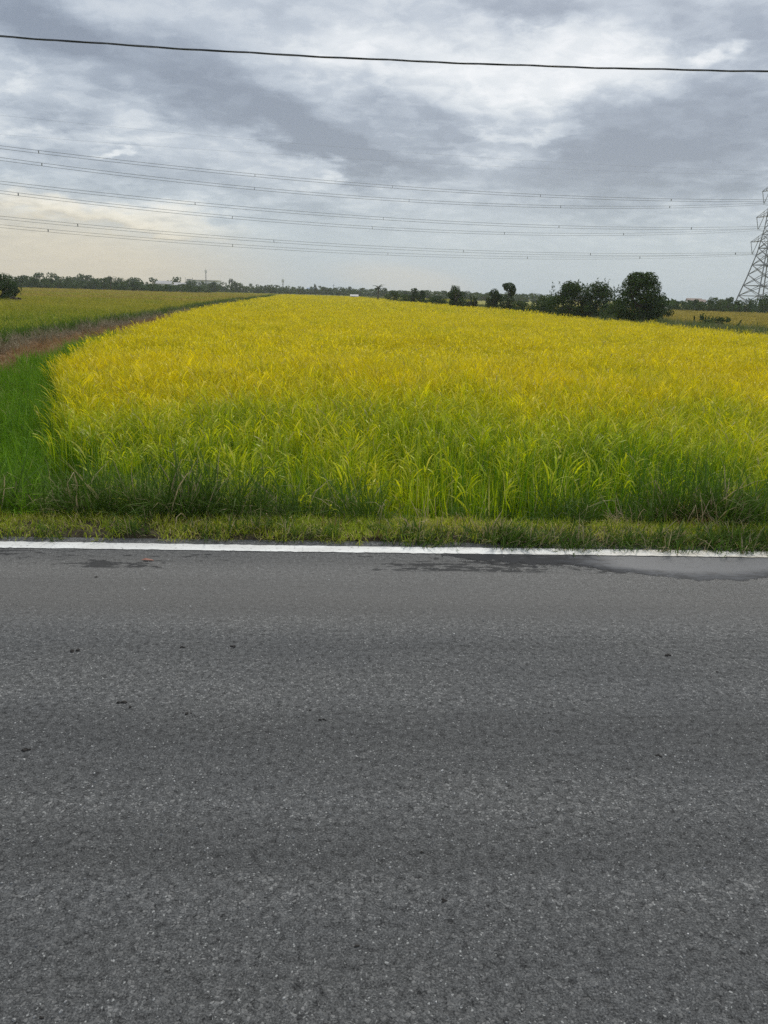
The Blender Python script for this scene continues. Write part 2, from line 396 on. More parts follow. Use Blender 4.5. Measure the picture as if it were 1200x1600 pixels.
# earth verge and the slope down to the paddy
m, t = mat('verge soil')
pos = t.node('ShaderNodeNewGeometry').outputs['Position']
n1 = t.noise(pos, 14, 7, 0.65); n2 = t.noise(pos, 1.5, 4, 0.6)
c = t.ramp(n1, [(0.3, (0.018, 0.014, 0.009)), (0.5, (0.045, 0.036, 0.022)), (0.7, (0.10, 0.085, 0.05))])
finish(t, principled(t, c, 0.95, 0.1, n1, 0.8, 0.03).outputs[0]); M_SOIL = m
VP = ([4.83, 4.88, 4.92, 5.20, 5.45, 5.85, 6.2, 6.8], [-0.03, 0.006, 0.018, 0.02, -0.06, -0.36, -0.58, -0.64])
def verge_z(X, Y): return np.interp(Y, *VP) + 0.02 * wob(X, Y, 4, 1) * (Y > 4.9)
xs3 = np.concatenate([[-150, -60, -25], np.arange(-16, 18, 0.12), [25, 60, 150]])
grid_sheet('verge', xs3, np.array([4.83, 4.88, 4.92, 5.0, 5.1, 5.2, 5.32, 5.45, 5.6, 5.72, 5.85, 6.0, 6.2, 6.8]), verge_z, M_SOIL)

# low earth bund between the two paddies on the left, flaring into a grassy corner by the road
def bund_prof(tt, Y):
    z = np.interp(tt, [0, .06, .16, .40, .54, .63, .74, .88, 1.0], [-.64, -.42, -.26, -.20, -.18, -.02, -.05, -.3, -.64])
    return z + 0.035
def bund_fun(T, Y):
    X = xl(Y) + (xl2(Y) - xl(Y)) * T
    z = bund_prof(T, Y) + 0.035 * wob(X, Y, 3, 2)
    return X, Y, z
m, t = mat('bund earth')
pos = t.node('ShaderNodeNewGeometry').outputs['Position']
n1 = t.noise(pos, 7, 7, 0.65); n2 = t.noise(pos, 0.9, 4, 0.6)
c = t.ramp(n1, [(0.3, (0.05, 0.032, 0.018)), (0.5, (0.12, 0.075, 0.042)), (0.7, (0.22, 0.15, 0.085))])
finish(t, principled(t, c, 0.95, 0.1, n1, 0.8, 0.04).outputs[0]); M_BUND = m
ysb = np.concatenate([np.arange(5.6, 30, 0.3), np.arange(30, 80, 1.0), np.arange(80, 216, 4)])
grid_sheet('field_bund', np.linspace(0, 1, 25), ysb, bund_fun, M_BUND, 'structure', 'low brown earth bund dividing the two paddies')
def bund2_fun(T, Y):
    X = xr(Y) - 0.6 + T * (9.0 + 0 * Y)
    z = np.interp(T, [0, .12, .25, .7, .85, 1], [-.64, -.25, -.12, -.15, -.3, -.64]) + 0.03 + 0.04 * wob(X, Y, 2, 5)
    return X, Y, z
grid_sheet('field_bund', np.linspace(0, 1, 21), ysb, bund2_fun, M_BUND, 'structure', 'weedy earth bund under the dark trees on the far side')

# ------------------------------------------------------------------ blade and clump builders
def blade(mb, rng, base, phi, L, tilt, curl, w, segs, kind, rnd, h0=0.0, h1=1.0, twist=0.5, kink=0.0):
    base = np.array(base, float); dirv = np.array([math.cos(phi), math.sin(phi), 0.0])
    tw = phi + math.pi / 2 + rng.uniform(-twist, twist); side = np.array([math.cos(tw), math.sin(tw), 0.0])
    vs, cs = [], []; p = base.copy(); a = tilt
    for i in range(segs + 1):
        s = i / segs
        ww = w * (0.55 + 0.9 * s if s < 0.5 else 2.0 * (1 - s) ** 0.8) if segs > 1 else w * (1 - s)
        if i == segs: vs.append(p.copy()); cs.append((h0 + (h1 - h0) * s, kind, rnd))
        else:
            vs += [p - side * ww / 2, p + side * ww / 2]; cs += [(h0 + (h1 - h0) * s, kind, rnd)] * 2
        a = tilt + curl * ((i + 1) / segs) ** 1.6 + (kink if s > 0.5 else 0)
        p = p + (dirv * math.sin(a) + np.array([0, 0, 1.0]) * math.cos(a)) * (L / segs)
    fs = [(2 * i, 2 * i + 1, 2 * i + 3, 2 * i + 2) for i in range(segs - 1)] + [(2 * segs - 2, 2 * segs - 1, 2 * segs)]
    mb.add(vs, fs, cs); return p

def panicle(mb, rng, base, phi, H, tilt, L, n, size, rnd):
    """a nodding rice ear: thin stalk, then strands of grain along a drooping arc"""
    d = np.array([math.cos(phi), math.sin(phi), 0.0]); up = np.array([0, 0, 1.0]); p = np.array(base, float)
    top = p + (d * math.sin(tilt) + up * math.cos(tilt)) * H
    sd = np.array([-d[1], d[0], 0]) * 0.0022
    mb.add([p - sd, p + sd, top + sd, top - sd], [(0, 1, 2, 3)], [(0, 0, rnd)] * 2 + [(0.8, 0.3, rnd)] * 2)
    for strand in range(3 if n > 3 else 1):
        f = phi + rng.uniform(-.5, .5); a = tilt + rng.uniform(0, .3); p = top - (up * L * .25 * strand)
        blade(mb, rng, p, f, L * rng.uniform(.7, 1.1), a, rng.uniform(0.5, 1.5), size * rng.uniform(.7, 1.1), 4 if n > 3 else 2, 1.0, rng.uniform(), 0.85, 1.0, 1.2)

def protos(name, builders, material):
    c = bpy.data.collections.new(name)
    for i, b_ in enumerate(builders):
        me = b_.mesh(name, material); o = bpy.data.objects.new('%s_%02d' % (name, i), me); c.objects.link(o)
    return c

def scatter(name, coll, pts, scale, idx, tilt=None, label=None):
    n = len(pts); me = bpy.data.meshes.new(name); me.vertices.add(n)
    me.vertices.foreach_set('co', np.asarray(pts, np.float32).ravel())
    rot = np.zeros((n, 3), np.float32); rot[:, 2] = rs.uniform(0, 2 * math.pi, n)
    if tilt is not None: rot[:, 0:2] = rs.normal(0, tilt, (n, 2))
    sc = np.asarray(scale, np.float32); sc = sc if sc.ndim == 2 else np.repeat(sc[:, None], 3, 1)
    me.attributes.new('rot', 'FLOAT_VECTOR', 'POINT').data.foreach_set('vector', rot.ravel())
    me.attributes.new('scl', 'FLOAT_VECTOR', 'POINT').data.foreach_set('vector', sc.ravel())
    me.attributes.new('idx', 'INT', 'POINT').data.foreach_set('value', np.asarray(idx, np.int32))
    o = bpy.data.objects.new(name, me); COL.objects.link(o)
    ng = bpy.data.node_groups.new('scatter ' + name, 'GeometryNodeTree')
    ng.interface.new_socket('Geometry', in_out='INPUT', socket_type='NodeSocketGeometry')
    ng.interface.new_socket('Geometry', in_out='OUTPUT', socket_type='NodeSocketGeometry')
    N, Lk = ng.nodes, ng.links
    gi, go = N.new('NodeGroupInput'), N.new('NodeGroupOutput')
    ci = N.new('GeometryNodeCollectionInfo'); ci.inputs['Collection'].default_value = coll
    ci.inputs['Separate Children'].default_value = True; ci.inputs['Reset Children'].default_value = True
    iop = N.new('GeometryNodeInstanceOnPoints'); iop.inputs['Pick Instance'].default_value = True
    def na(nm, ty):
        q = N.new('GeometryNodeInputNamedAttribute'); q.data_type = ty; q.inputs['Name'].default_value = nm; return q.outputs['Attribute']
    er = N.new('FunctionNodeEulerToRotation'); Lk.new(na('rot', 'FLOAT_VECTOR'), er.inputs[0])
    Lk.new(gi.outputs[0], iop.inputs['Points']); Lk.new(ci.outputs[0], iop.inputs['Instance'])
    Lk.new(na('idx', 'INT'), iop.inputs['Instance Index']); Lk.new(er.outputs[0], iop.inputs['Rotation'])
    Lk.new(na('scl', 'FLOAT_VECTOR'), iop.inputs['Scale']); Lk.new(iop.outputs[0], go.inputs[0])
    md = o.modifiers.new('scatter', 'NODES'); md.node_group = ng
    return tag(o, label, None, None, 'stuff')

def jgrid(x0, x1, y0, y1, step):
    X, Y = np.meshgrid(np.arange(x0, x1, step), np.arange(y0, y1, step))
    X = X.ravel() + rs.uniform(-.5, .5, X.size) * step; Y = Y.ravel() + rs.uniform(-.5, .5, Y.size) * step
    return X, Y

# ------------------------------------------------------------------ rice
def rice_colour(ripe0, ripe1, y0, y1, green, lime, gold, ear, dull=0.0):
    def fn(t, h, kind, rnd, pos, inst):
        x, y, z = t.sep(pos)
        rp = t.maprange(y, y0, y1, ripe0, ripe1, 'SMOOTHSTEP')
        patch = t.noise(t.vmath('MULTIPLY', pos, (1.0, 0.55, 0.0)), 0.42, 4, 0.6)
        rp = t.math('ADD', rp, t.math('MULTIPLY', t.math('SUBTRACT', patch, 0.5), 1.35))
        rp = t.math('ADD', rp, t.math('MULTIPLY', t.math('SUBTRACT', inst, 0.5), 0.30))
        rp = t.math('ADD', rp, t.math('MULTIPLY', t.math('SUBTRACT', rnd, 0.5), 0.45))
        rp = t.math('ADD', rp, t.math('MULTIPLY', t.math('SUBTRACT', h, 0.6), 0.55), clamp=True)
        c = t.ramp(rp, [(0.0, green), (0.45, lime), (0.9, gold)])
        c = t.mix(t.math('MULTIPLY', t.maprange(kind, 0.25, 1.0), 0.85), c, t.mix(rp, lime, ear))
        dry = t.maprange(rnd, 0.95, 0.985)
        c = t.mix(t.math('MULTIPLY', dry, 0.7), c, (0.50, 0.43, 0.20))
        c = t.vmath('SCALE', c, t.maprange(t.math('FRACT', t.math('MULTIPLY', rnd, 17.3)), 0, 1, 0.66, 1.28))
        return t.vmath('SCALE', c, t.maprange(inst, 0, 1, 0.85, 1.15))
    return fn
M_RICE = leafy('rice leaves', rice_colour(0.10, 0.84, 5.9, 15, (0.076, 0.190, 0.004), (0.34, 0.43, 0.006), (0.64, 0.545, 0.004), (0.70, 0.575, 0.010)), 0.42, 0.45, 0.5)
M_RICE2 = leafy('unripe rice leaves', rice_colour(0.15, 0.60, 24, 60, (0.075, 0.18, 0.010), (0.24, 0.29, 0.020), (0.40, 0.35, 0.030), (0.36, 0.31, 0.045)), 0.38)
def rice_clump(seed, nb, rad_, segs, wmul, ears, eseg, tall=1.0, upright=1.0):
    rng = np.random.RandomState(seed); mb = MB()
    for k in range(nb):
        phi = rng.uniform(0, 6.283); r = rad_ * math.sqrt(rng.uniform())
        a0 = rng.uniform(0, 6.283); bs = (r * math.cos(a0), r * math.sin(a0), -0.02)
        blade(mb, rng, bs, phi, rng.uniform(0.55, 1.02) * tall, rng.uniform(0.02, 0.27) / upright, rng.uniform(0.0, 0.75) * rng.uniform(0.0, 1),
              rng.uniform(0.0055, 0.0125) * wmul, segs, 0.0, rng.uniform(), kink=(rng.uniform(0.4, 1.1) if rng.uniform() < 0.10 else 0))
    for k in range(ears):
        a0 = rng.uniform(0, 6.283); r = rad_ * math.sqrt(rng.uniform())
        panicle(mb, rng, (r * math.cos(a0), r * math.sin(a0), 0), rng.uniform(0, 6.283), rng.uniform(0.66, 0.86) * tall, rng.uniform(0.05, 0.28), rng.uniform(0.16, 0.24),
                eseg, 0.014 * (1 if wmul < 1.2 else wmul * 0.9), rng.uniform())
    return mb
C_NEAR = protos('rice_near', [rice_clump(100 + i, 66, 0.11, 4, 0.9, 8, 5) for i in range(10)], M_RICE)
C_EDGE = protos('rice_edge', [rice_clump(150 + i, 84, 0.12, 5, 0.85, 2, 5, 1.0, 1.1) for i in range(8)], M_RICE)
C_MID = protos('rice_mid', [rice_clump(200 + i, 56, 0.22, 2, 1.7, 16, 3) for i in range(6)], M_RICE)
C_FAR = protos('rice_far', [rice_clump(300 + i, 70, 0.75, 1, 5.0, 26, 2) for i in range(4)], M_RICE)
C_MID2 = protos('rice_mid_unripe', [rice_clump(400 + i, 40, 0.22, 2, 1.8, 8, 3) for i in range(6)], M_RICE2)
C_FAR2 = protos('rice_far_unripe', [rice_clump(500 + i, 70, 0.75, 1, 5.0, 12, 2) for i in range(4)], M_RICE2)

M_RICE3 = leafy('thin ripe rice leaves', rice_colour(0.35, 0.75, 40, 60, (0.08, 0.13, 0.02), (0.22, 0.22, 0.03), (0.42, 0.33, 0.05), (0.40, 0.31, 0.07)), 0.35)
C_FAR3 = protos('rice_far_thin', [rice_clump(550 + i, 70, 0.75, 1, 5.0, 16, 2) for i in range(4)], M_RICE3)

def hmod(X, Y, s, a): return 1 + a * wob(X, Y, s, 11) + rs.normal(0, 0.07, X.shape)
def rice_scatter(name, coll, X, Y, s, nvar, label, zfix=FIELD_Z):
    h = hmod(X, Y, 0.9, 0.16) * (1 + .14 * wob(X, Y, 0.35, 17)) * s
    sc = np.stack([rs.uniform(.9, 1.2, len(X)), rs.uniform(.9, 1.2, len(X)), h], 1)
    return scatter(name, coll, np.stack([X, Y, 0 * X + zfix], 1), sc, rs.randint(0, nvar, len(X)), 0.07, label)
X, Y = jgrid(-9, 23, 5.75, 17, 0.20)
k = (X > xl(Y) + rs.normal(0, .18, X.shape)) & (X < xr(Y))
edge = k & ((Y < 6.9 + rs.normal(0, .5, X.shape)))
kk_ = k & ~edge
rice_scatter('rice_plants', C_NEAR, X[kk_], Y[kk_], 0.94, 10, 'ripening yellow rice standing in the near part of the main paddy')
rice_scatter('rice_plants', C_EDGE, X[edge], Y[edge], 0.92, 8, 'green rice along the front edge of the main paddy by the road')
X, Y = jgrid(-13, 23, 17, 58, 0.34)
k = (X > xl(Y) + rs.normal(0, .15, X.shape)) & (X < xr(Y))
rice_scatter('rice_plants', C_MID, X[k], Y[k], 0.94, 6, 'golden rice in the middle of the main paddy')
X, Y = jgrid(-22, 22, 58, 214, 0.95)
k = (X > xl(Y) + .3) & (X < xr(Y))
rice_scatter('rice_plants', C_FAR, X[k], Y[k], 0.95, 4, 'golden rice at the far end of the main paddy')
# the left paddy: still greenish brown, then a ripe yellow strip behind it
X, Y = jgrid(-48, -9, 9, 86, 0.42)
k = (X < xl2(Y) - .2 + rs.normal(0, .25, X.shape)) & (X > -14 - 0.55 * Y)
rice_scatter('rice_plants', C_MID2, X[k], Y[k], 0.90, 6, 'olive unripe rice in the paddy beyond the left bund')
X, Y = jgrid(-130, -14, 88, 205, 1.1)
k = (X < xl2(Y) - .4) & (X > -14 - 0.62 * Y)
strip = (np.sin(Y * 0.13 + X * 0.03) > 0.15) & (Y > 100)
rice_scatter('rice_plants', C_FAR3, X[k & ~strip], Y[k & ~strip], 0.90, 4, 'yellow rice in a distant strip before the left treeline')
rice_scatter('rice_plants', C_FAR2, X[k & strip], Y[k & strip], 0.88, 4, 'green bands of rice in the distant left strip')
# the paddy past the weedy bund on the right
X, Y = jgrid(16, 110, 40, 150, 1.05)
k = (X > xr(Y) + 8.6) & (X < 30 + 0.6 * Y) & (Y > 55 - 0.35 * (X - 26)) & (Y < 128)
rice_scatter('rice_plants', C_FAR3, X[k], Y[k], 0.90, 4, 'yellow rice in the paddy behind the right hand bund')
# pale far paddies in the middle distance
X, Y = jgrid(-60, 60, 216, 300, 2.0)
k = (X > -18 - 0.1 * Y) & (X < 0.16 * Y)
rice_scatter('rice_plants', C_FAR2, X[k], Y[k], 0.7, 4, 'pale green rice in the most distant paddy')

# ------------------------------------------------------------------ grasses and weeds
def two(c0, c1, c2, dry=0.9, dryc=(0.42, 0.33, 0.17), tip=0.25, trans=0.3):
    def fn(t, h, kind, rnd, pos, inst):
        n = t.noise(pos, 1.1, 4, 0.6)
        c = t.mix(t.maprange(n, 0.35, 0.65), c0, c1)
        c = t.mix(t.math('MULTIPLY', rnd, 0.6), c, c2)
        d = t.maprange(t.math('ADD', t.math('ADD', rnd, t.math('MULTIPLY', t.math('SUBTRACT', n, .5), 0.8)), t.math('MULTIPLY', h, tip * .3)), dry, dry + 0.08)
        c = t.mix(t.math('MULTIPLY', d, 0.85), c, dryc)
        c = t.mix(t.maprange(kind, 0.4, 0.9), c, dryc)
        return t.vmath('SCALE', c, t.maprange(inst, 0, 1, 0.82, 1.18))
    return fn
M_VERGE = leafy('verge grass', two((0.17, 0.27, 0.012), (0.33, 0.36, 0.022), (0.44, 0.45, 0.04), 0.87, (0.50, 0.40, 0.18)), 0.38)
M_GREEN = leafy('lush grass', two((0.040, 0.120, 0.004), (0.105, 0.235, 0.008), (0.22, 0.36, 0.02), 1.05), 0.32)
M_WEED = leafy('bank weeds', two((0.035, 0.080, 0.008), (0.060, 0.12, 0.012), (0.11, 0.17, 0.022), 0.97, (0.36, 0.29, 0.17)), 0.3)
M_DRY = leafy('dead grass', two((0.22, 0.12, 0.048), (0.30, 0.175, 0.072), (0.38, 0.25, 0.12), 0.85, (0.42, 0.32, 0.20)), 0.2)
M_REED = leafy('grey dead reeds', two((0.15, 0.125, 0.07), (0.25, 0.205, 0.125), (0.36, 0.305, 0.20), 0.9, (0.40, 0.35, 0.26)), 0.2)
M_SAGE = leafy('grey green weeds', two((0.065, 0.105, 0.022), (0.105, 0.15, 0.032), (0.18, 0.20, 0.06), 0.95, (0.34, 0.29, 0.18)), 0.25)

def tuft(seed, nb, rad_, l0, l1, w, segs, tilt, curl, drykind=0.0, kink=0.05):
    rng = np.random.RandomState(seed); mb = MB()
    for k in range(nb):
        a0 = rng.uniform(0, 6.283); r = rad_ * math.sqrt(rng.uniform())
        blade(mb, rng, (r * math.cos(a0), r * math.sin(a0), -0.01), rng.uniform(0, 6.283), rng.uniform(l0, l1), abs(rng.normal(0, tilt)), rng.uniform(0, curl),
              w * rng.uniform(0.6, 1.3), segs, 1.0 if rng.uniform() < drykind else 0.0, rng.uniform(), kink=(rng.uniform(0.6, 1.6) if rng.uniform() < kink else 0))
    return mb
C_VERGE = protos('verge_tuft', [tuft(600 + i, 110, 0.13, 0.025, 0.085, 0.0045, 2, 0.7, 1.2, 0.10) for i in range(6)], M_VERGE)
C_LONG = protos('verge_long', [tuft(620 + i, 50, 0.08, 0.07, 0.20, 0.006, 3, 0.6, 1.6, 0.12) for i in range(5)], M_WEED)
C_GREEN = protos('lush_tuft', [tuft(640 + i, 70, 0.15, 0.12, 0.50, 0.009, 3, 0.35, 1.7) for i in range(6)], M_GREEN)
C_WEED = protos('weed_tuft', [tuft(660 + i, 70, 0.14, 0.22, 0.62, 0.007, 4, 0.55, 1.8, 0.03, 0.12) for i in range(7)], M_WEED)
C_DRYW = protos('dry_stalk', [tuft(680 + i, 16, 0.12, 0.15, 0.55, 0.006, 3, 0.6, 1.4, 0.9, 0.3) for i in range(5)], M_DRY)
C_DRY = protos('dead_tuft', [tuft(700 + i, 70, 0.2, 0.08, 0.30, 0.009, 2, 0.8, 1.3) for i in range(5)], M_DRY)
C_REED = protos('reed_tuft', [tuft(720 + i, 60, 0.22, 0.15, 0.50, 0.012, 2, 0.7, 1.5) for i in range(5)], M_REED)
C_SAGE = protos('sage_tuft', [tuft(740 + i, 46, 0.35, 0.30, 0.85, 0.03, 2, 0.5, 1.3, 0.08) for i in range(5)], M_SAGE)
C_GREENB = protos('bund_tuft', [tuft(760 + i, 46, 0.3, 0.25, 0.7, 0.02, 2, 0.5, 1.3, 0.04) for i in range(5)], M_WEED)

def put(name, coll, X, Y, z, s0, s1, nvar, label, tilt=0.1):
    return scatter(name, coll, np.stack([X, Y, z], 1), rs.uniform(s0, s1, len(X)), rs.randint(0, nvar, len(X)), tilt, label)
# mown strip along the asphalt
X, Y = jgrid(-16, 18, 4.90, 5.36, 0.075)
k = Y > 4.93 - 0.05 * np.interp(X, [-1, 1.2], [0, 1]) + rs.normal(0, .03, X.shape) + 0.05 * wob(X, Y, 3, 8)
k &= (rs.uniform(size=X.shape) < 0.62 + 0.6 * wob(X, Y, 2.3, 21))
put('verge_grass', C_VERGE, X[k], Y[k], verge_z(X[k], Y[k]), .65, 1.2, 6, 'short yellowish grass on the strip beside the road edge')
X, Y = jgrid(-16, 18, 4.83, 5.0, 0.07)
Y = Y - 0.055 * np.interp(X, [0.5, 1.3], [0, 1])
k = rs.uniform(size=X.shape) < np.interp(X, [-3, 0.2, 1.0, 3], [0.10, 0.18, 0.75, 0.95])
put('verge_grass', C_LONG, X[k], Y[k], verge_z(X[k], Y[k]), .7, 1.25, 5, 'longer dark grass hanging over the asphalt edge on the right', 0.25)
X, Y = jgrid(-16, 18, 4.95, 5.4, 0.16)
k = rs.uniform(size=X.shape) < np.clip(0.15 + 0.6 * wob(X, Y, 1.6, 71), 0.0, 1)
put('verge_grass', C_LONG, X[k], Y[k], verge_z(X[k], Y[k]), .5, 1.0, 5, 'scattered taller tufts in the short roadside grass', 0.2)
k = rs.uniform(size=X.shape) < np.clip(0.05 + 0.55 * wob(X, Y, 1.9, 81), 0.0, 1)
put('dead_stalks', C_DRY, X[k], Y[k], verge_z(X[k], Y[k]), .25, .5, 5, 'straw coloured dead grass flecking the roadside strip', 0.3)
# weeds and dead stalks on the slope
X, Y = jgrid(-16, 18, 5.40, 6.15, 0.155)
k = rs.uniform(size=X.shape) < np.clip(0.62 + 0.9 * wob(X, Y, 1.3, 31) - 0.35 * np.exp(-((X - 0.6) / 0.7) ** 2), 0.1, 1)
put('bank_weeds', C_WEED, X[k], Y[k], verge_z(X[k], Y[k]), .5, 1.1, 7, 'dark green weeds arching along the foot of the road bank', 0.2)
X, Y = jgrid(-16, 18, 5.40, 6.3, 0.12)
k = rs.uniform(size=X.shape) < 0.75 * (np.exp(-((X + 1.15) / 0.75) ** 2) + np.exp(-((X - 2.9) / 0.6) ** 2) + 0.5 * np.exp(-((X + 2.6) / .6) ** 2) + np.clip(wob(X, Y, 1.1, 91), 0, 1) * (np.abs(X) > 3.5))
put('bank_weeds', C_WEED, X[k], Y[k], verge_z(X[k], Y[k]), .7, 1.35, 7, 'taller dark weeds crowding the rice edge in patches', 0.25)
k = (rs.uniform(size=X.shape) < 0.5 * np.exp(-((X - 2.75) / 0.22) ** 2)) & (Y < 5.75)
put('dead_grass', C_DRY, X[k], Y[k], verge_z(X[k], Y[k]), .6, 1.1, 5, 'small brown patch of dead grass at the right foot of the bank', 0.3)
X, Y = jgrid(-16, 18, 5.26, 5.6, 0.24)
k = rs.uniform(size=X.shape) < np.clip(0.45 + 0.9 * wob(X, Y, 1.7, 41), 0.05, 1)
put('dead_stalks', C_DRYW, X[k], Y[k], verge_z(X[k], Y[k]), .35, .85, 5, 'bleached dead stalks among the bank weeds', 0.3)
# lush grass corner at left
X, Y = jgrid(-15, -1.4, 5.5, 27, 0.15)
T = (X - xl(Y)) / (xl2(Y) - xl(Y))
brown = 14.9 + 0.55 * wob(X, Y, 1.0, 51) - 0.35 * (X + 7.0)
k = (T > 0.03) & (T < 1.0) & ((Y < brown + rs.normal(0, .35, X.shape)) | ((T < 0.19 + .1 * wob(X, Y, 1.5, 53)) & (Y < 27))) & (rs.uniform(size=X.shape) < 0.9)
zg = (Y > 6.5) & (rs.uniform(size=X.shape) < np.clip(wob(X, Y, 1.2, 57) * 1.2, 0, .5)) & k
zb = np.maximum(bund_prof(T, Y), np.where(Y < 6.2, verge_z(X, Y), -9)) - 0.02
put('lush_grass', C_GREEN, X[k], Y[k], zb[k], .7, 1.25, 6, 'lush bright green grass in the corner left of the main paddy', 0.15)
put('lush_grass', C_GREENB, X[zg], Y[zg], zb[zg], .3, .6, 5, 'coarser darker weeds standing up in the lush grass corner', 0.25)
# brown dead grass on top of the bund
X, Y = jgrid(-16, -5, 13, 70, 0.24)
T = (X - xl(Y)) / (xl2(Y) - xl(Y))
brown = 14.9 + 0.55 * wob(X, Y, 1.0, 51) - 0.35 * (X + 7.0)
k = (T > 0.15 + .1 * wob(X, Y, 1.5, 53)) & (T < 0.56) & (Y > brown - 0.4) & (rs.uniform(size=X.shape) < 0.8)
put('dead_grass', C_DRY, X[k], Y[k], bund_prof(T, Y)[k] - .02, .7, 1.2, 5, 'reddish brown dead grass lying on the left bund', 0.2)
# grey reeds on its far shoulder, green weeds behind
X, Y = jgrid(-18, -8, 14, 110, 0.26)
T = (X - xl(Y)) / (xl2(Y) - xl(Y))
k = (T > 0.54) & (T < 0.70) & (rs.uniform(size=X.shape) < 0.75 + .4 * wob(X, Y, .5, 61))
put('dead_reeds', C_REED, X[k], Y[k], bund_prof(T, Y)[k] - .02, .6, 1.1, 5, 'grey dead reeds flattened on the shoulder of the left bund', 0.3)
k = (T > 0.68) & (T < 1.06) & (rs.uniform(size=X.shape) < 0.8)
put('bund_weeds', C_GREENB, X[k], Y[k], bund_prof(np.clip(T, 0, 1), Y)[k], .6, 1.05, 5, 'dark green weeds behind the grey reeds on the left bund', 0.2)
X, Y = jgrid(-24, -8, 60, 214, 0.7)
T = (X - xl(Y)) / (xl2(Y) - xl(Y))
k = (T > 0.1) & (T < 1.0)
put('bund_weeds', C_GREENB, X[k], Y[k], bund_prof(np.clip(T, 0, 1), Y)[k], .6, 1.0, 5, 'green weeds on the far stretch of the left bund', 0.2)
# weedy right bund
X, Y = jgrid(-2, 32, 6, 205, 0.48)
T = (X - xr(Y) + 0.6) / 9.0
k = (T > 0.08) & (T < 0.97) & (rs.uniform(size=X.shape) < 0.85)
z = np.interp(T, [0, .12, .25, .7, .85, 1], [-.64, -.25, -.12, -.15, -.3, -.64])
put('bund_weeds', C_SAGE, X[k], Y[k], z[k], .5, 1.0, 5, 'grey green weeds covering the bund right of the main paddy', 0.15)

# ------------------------------------------------------------------ trees
def tree_colour(c0, c1, c2):
    def fn(t, h, kind, rnd, pos, inst):
        c = t.mix(kind, c0, c1)
        return t.mix(t.math('MULTIPLY', rnd, 0.55), c, c2)
    return fn
M_LEAF = leafy('dark broad leaves', tree_colour((0.019, 0.042, 0.007), (0.040, 0.076, 0.011), (0.062, 0.104, 0.016)), 0.25, 0.45, 0.30)
M_LEAF2 = leafy('mid green leaves', tree_colour((0.035, 0.062, 0.014), (0.065, 0.105, 0.022), (0.10, 0.14, 0.035)), 0.25)
M_FROND = leafy('palm fronds', tree_colour((0.022, 0.040, 0.012), (0.04, 0.06, 0.02), (0.06, 0.08, 0.03)), 0.2)
M_BARK = plain('grey brown bark', (0.085, 0.068, 0.050), 0.9, 0.4, 9.0)

def lobes_round(rng, n, hw, h, z0=0.0, flat=1.0):
    """bunches of leaf filling an uneven, broad-shouldered dome between z0 and h"""
    out = []; H = h - z0
    for k in range(n):
        a = rng.uniform(0, 6.283); f = rng.uniform(0.10, 0.96)
        prof = (1 - max(0, (f - 0.5) / 0.56) ** 2.4) * (0.80 + 0.2 * min(1, f / .35))
        r = prof * math.sqrt(rng.uniform(0.05, 1.0)) * rng.uniform(.8, 1.02); s = rng.uniform(0.17, 0.33)
        out.append((np.array([math.cos(a) * r * (1 - s * .8) * hw, math.sin(a) * r * (1 - s * .8) * hw, min(z0 + f * H, h - H * s * .40)]), np.array([hw * s, hw * s, H * s * 0.55]), rng.uniform()))
    return out

def leaves(mb, rng, lobes, n, size, zmin=0.02, shell=0.72):
    ws = np.array([l[1].prod() ** (2 / 3) for l in lobes]); ws /= ws.sum()
    for k in range(n):
        L = lobes[rng.choice(len(lobes), p=ws)]
        d = rng.normal(0, 1, 3); d /= np.linalg.norm(d)
        p = L[0] + d * L[1] * (shell + (1 - shell) * rng.uniform() ** 0.6) * rng.uniform(0.92, 1.06)
        if p[2] < zmin: continue
        nrm = d + np.array([0, 0, .35]) + rng.normal(0, 0.45, 3); nrm /= np.linalg.norm(nrm)
        u = np.cross(nrm, rng.normal(0, 1, 3)); u /= np.linalg.norm(u); v = np.cross(nrm, u)
        s = size * rng.uniform(0.6, 1.35)
        mb.add([p - u * s * .6, p + v * s * .38 + nrm * s * .1, p + u * s * .6, p - v * s * .38 + nrm * s * .1], [(0, 1, 2), (0, 2, 3)], (0.5, float(np.clip(L[2] + rng.normal(0, .15), 0, 1)), float(rng.uniform() ** 2)))

def limbs(mb, rng, h, hw, n, r):
    mb.tube([(0, 0, -0.1), (rng.normal(0, .03) * h, rng.normal(0, .03) * h, h * .25), (rng.normal(0, .05) * h, rng.normal(0, .05) * h, h * .5)], [r * 1.3, r, r * .7], 7)
    for k in range(n):
        a = rng.uniform(0, 6.283); z = h * rng.uniform(.12, .45)
        e = (math.cos(a) * hw * rng.uniform(.4, .75), math.sin(a) * hw * rng.uniform(.4, .75), h * rng.uniform(.55, .9))
        mb.tube([(0, 0, z), (e[0] * .45, e[1] * .45, z + (e[2] - z) * .4), e], [r * .6, r * .38, r * .12], 5)

def make_tree(name, x, y, label, cat, trunk, crown, m_leaf, group=None, z=-0.6, smooth=True):
    e = empty(name, (x, y, z)); tag(e, label, cat, group)
    if trunk: trunk.build('trunk', M_BARK, e, smooth)
    crown.build('crown', m_leaf, e)
    return e

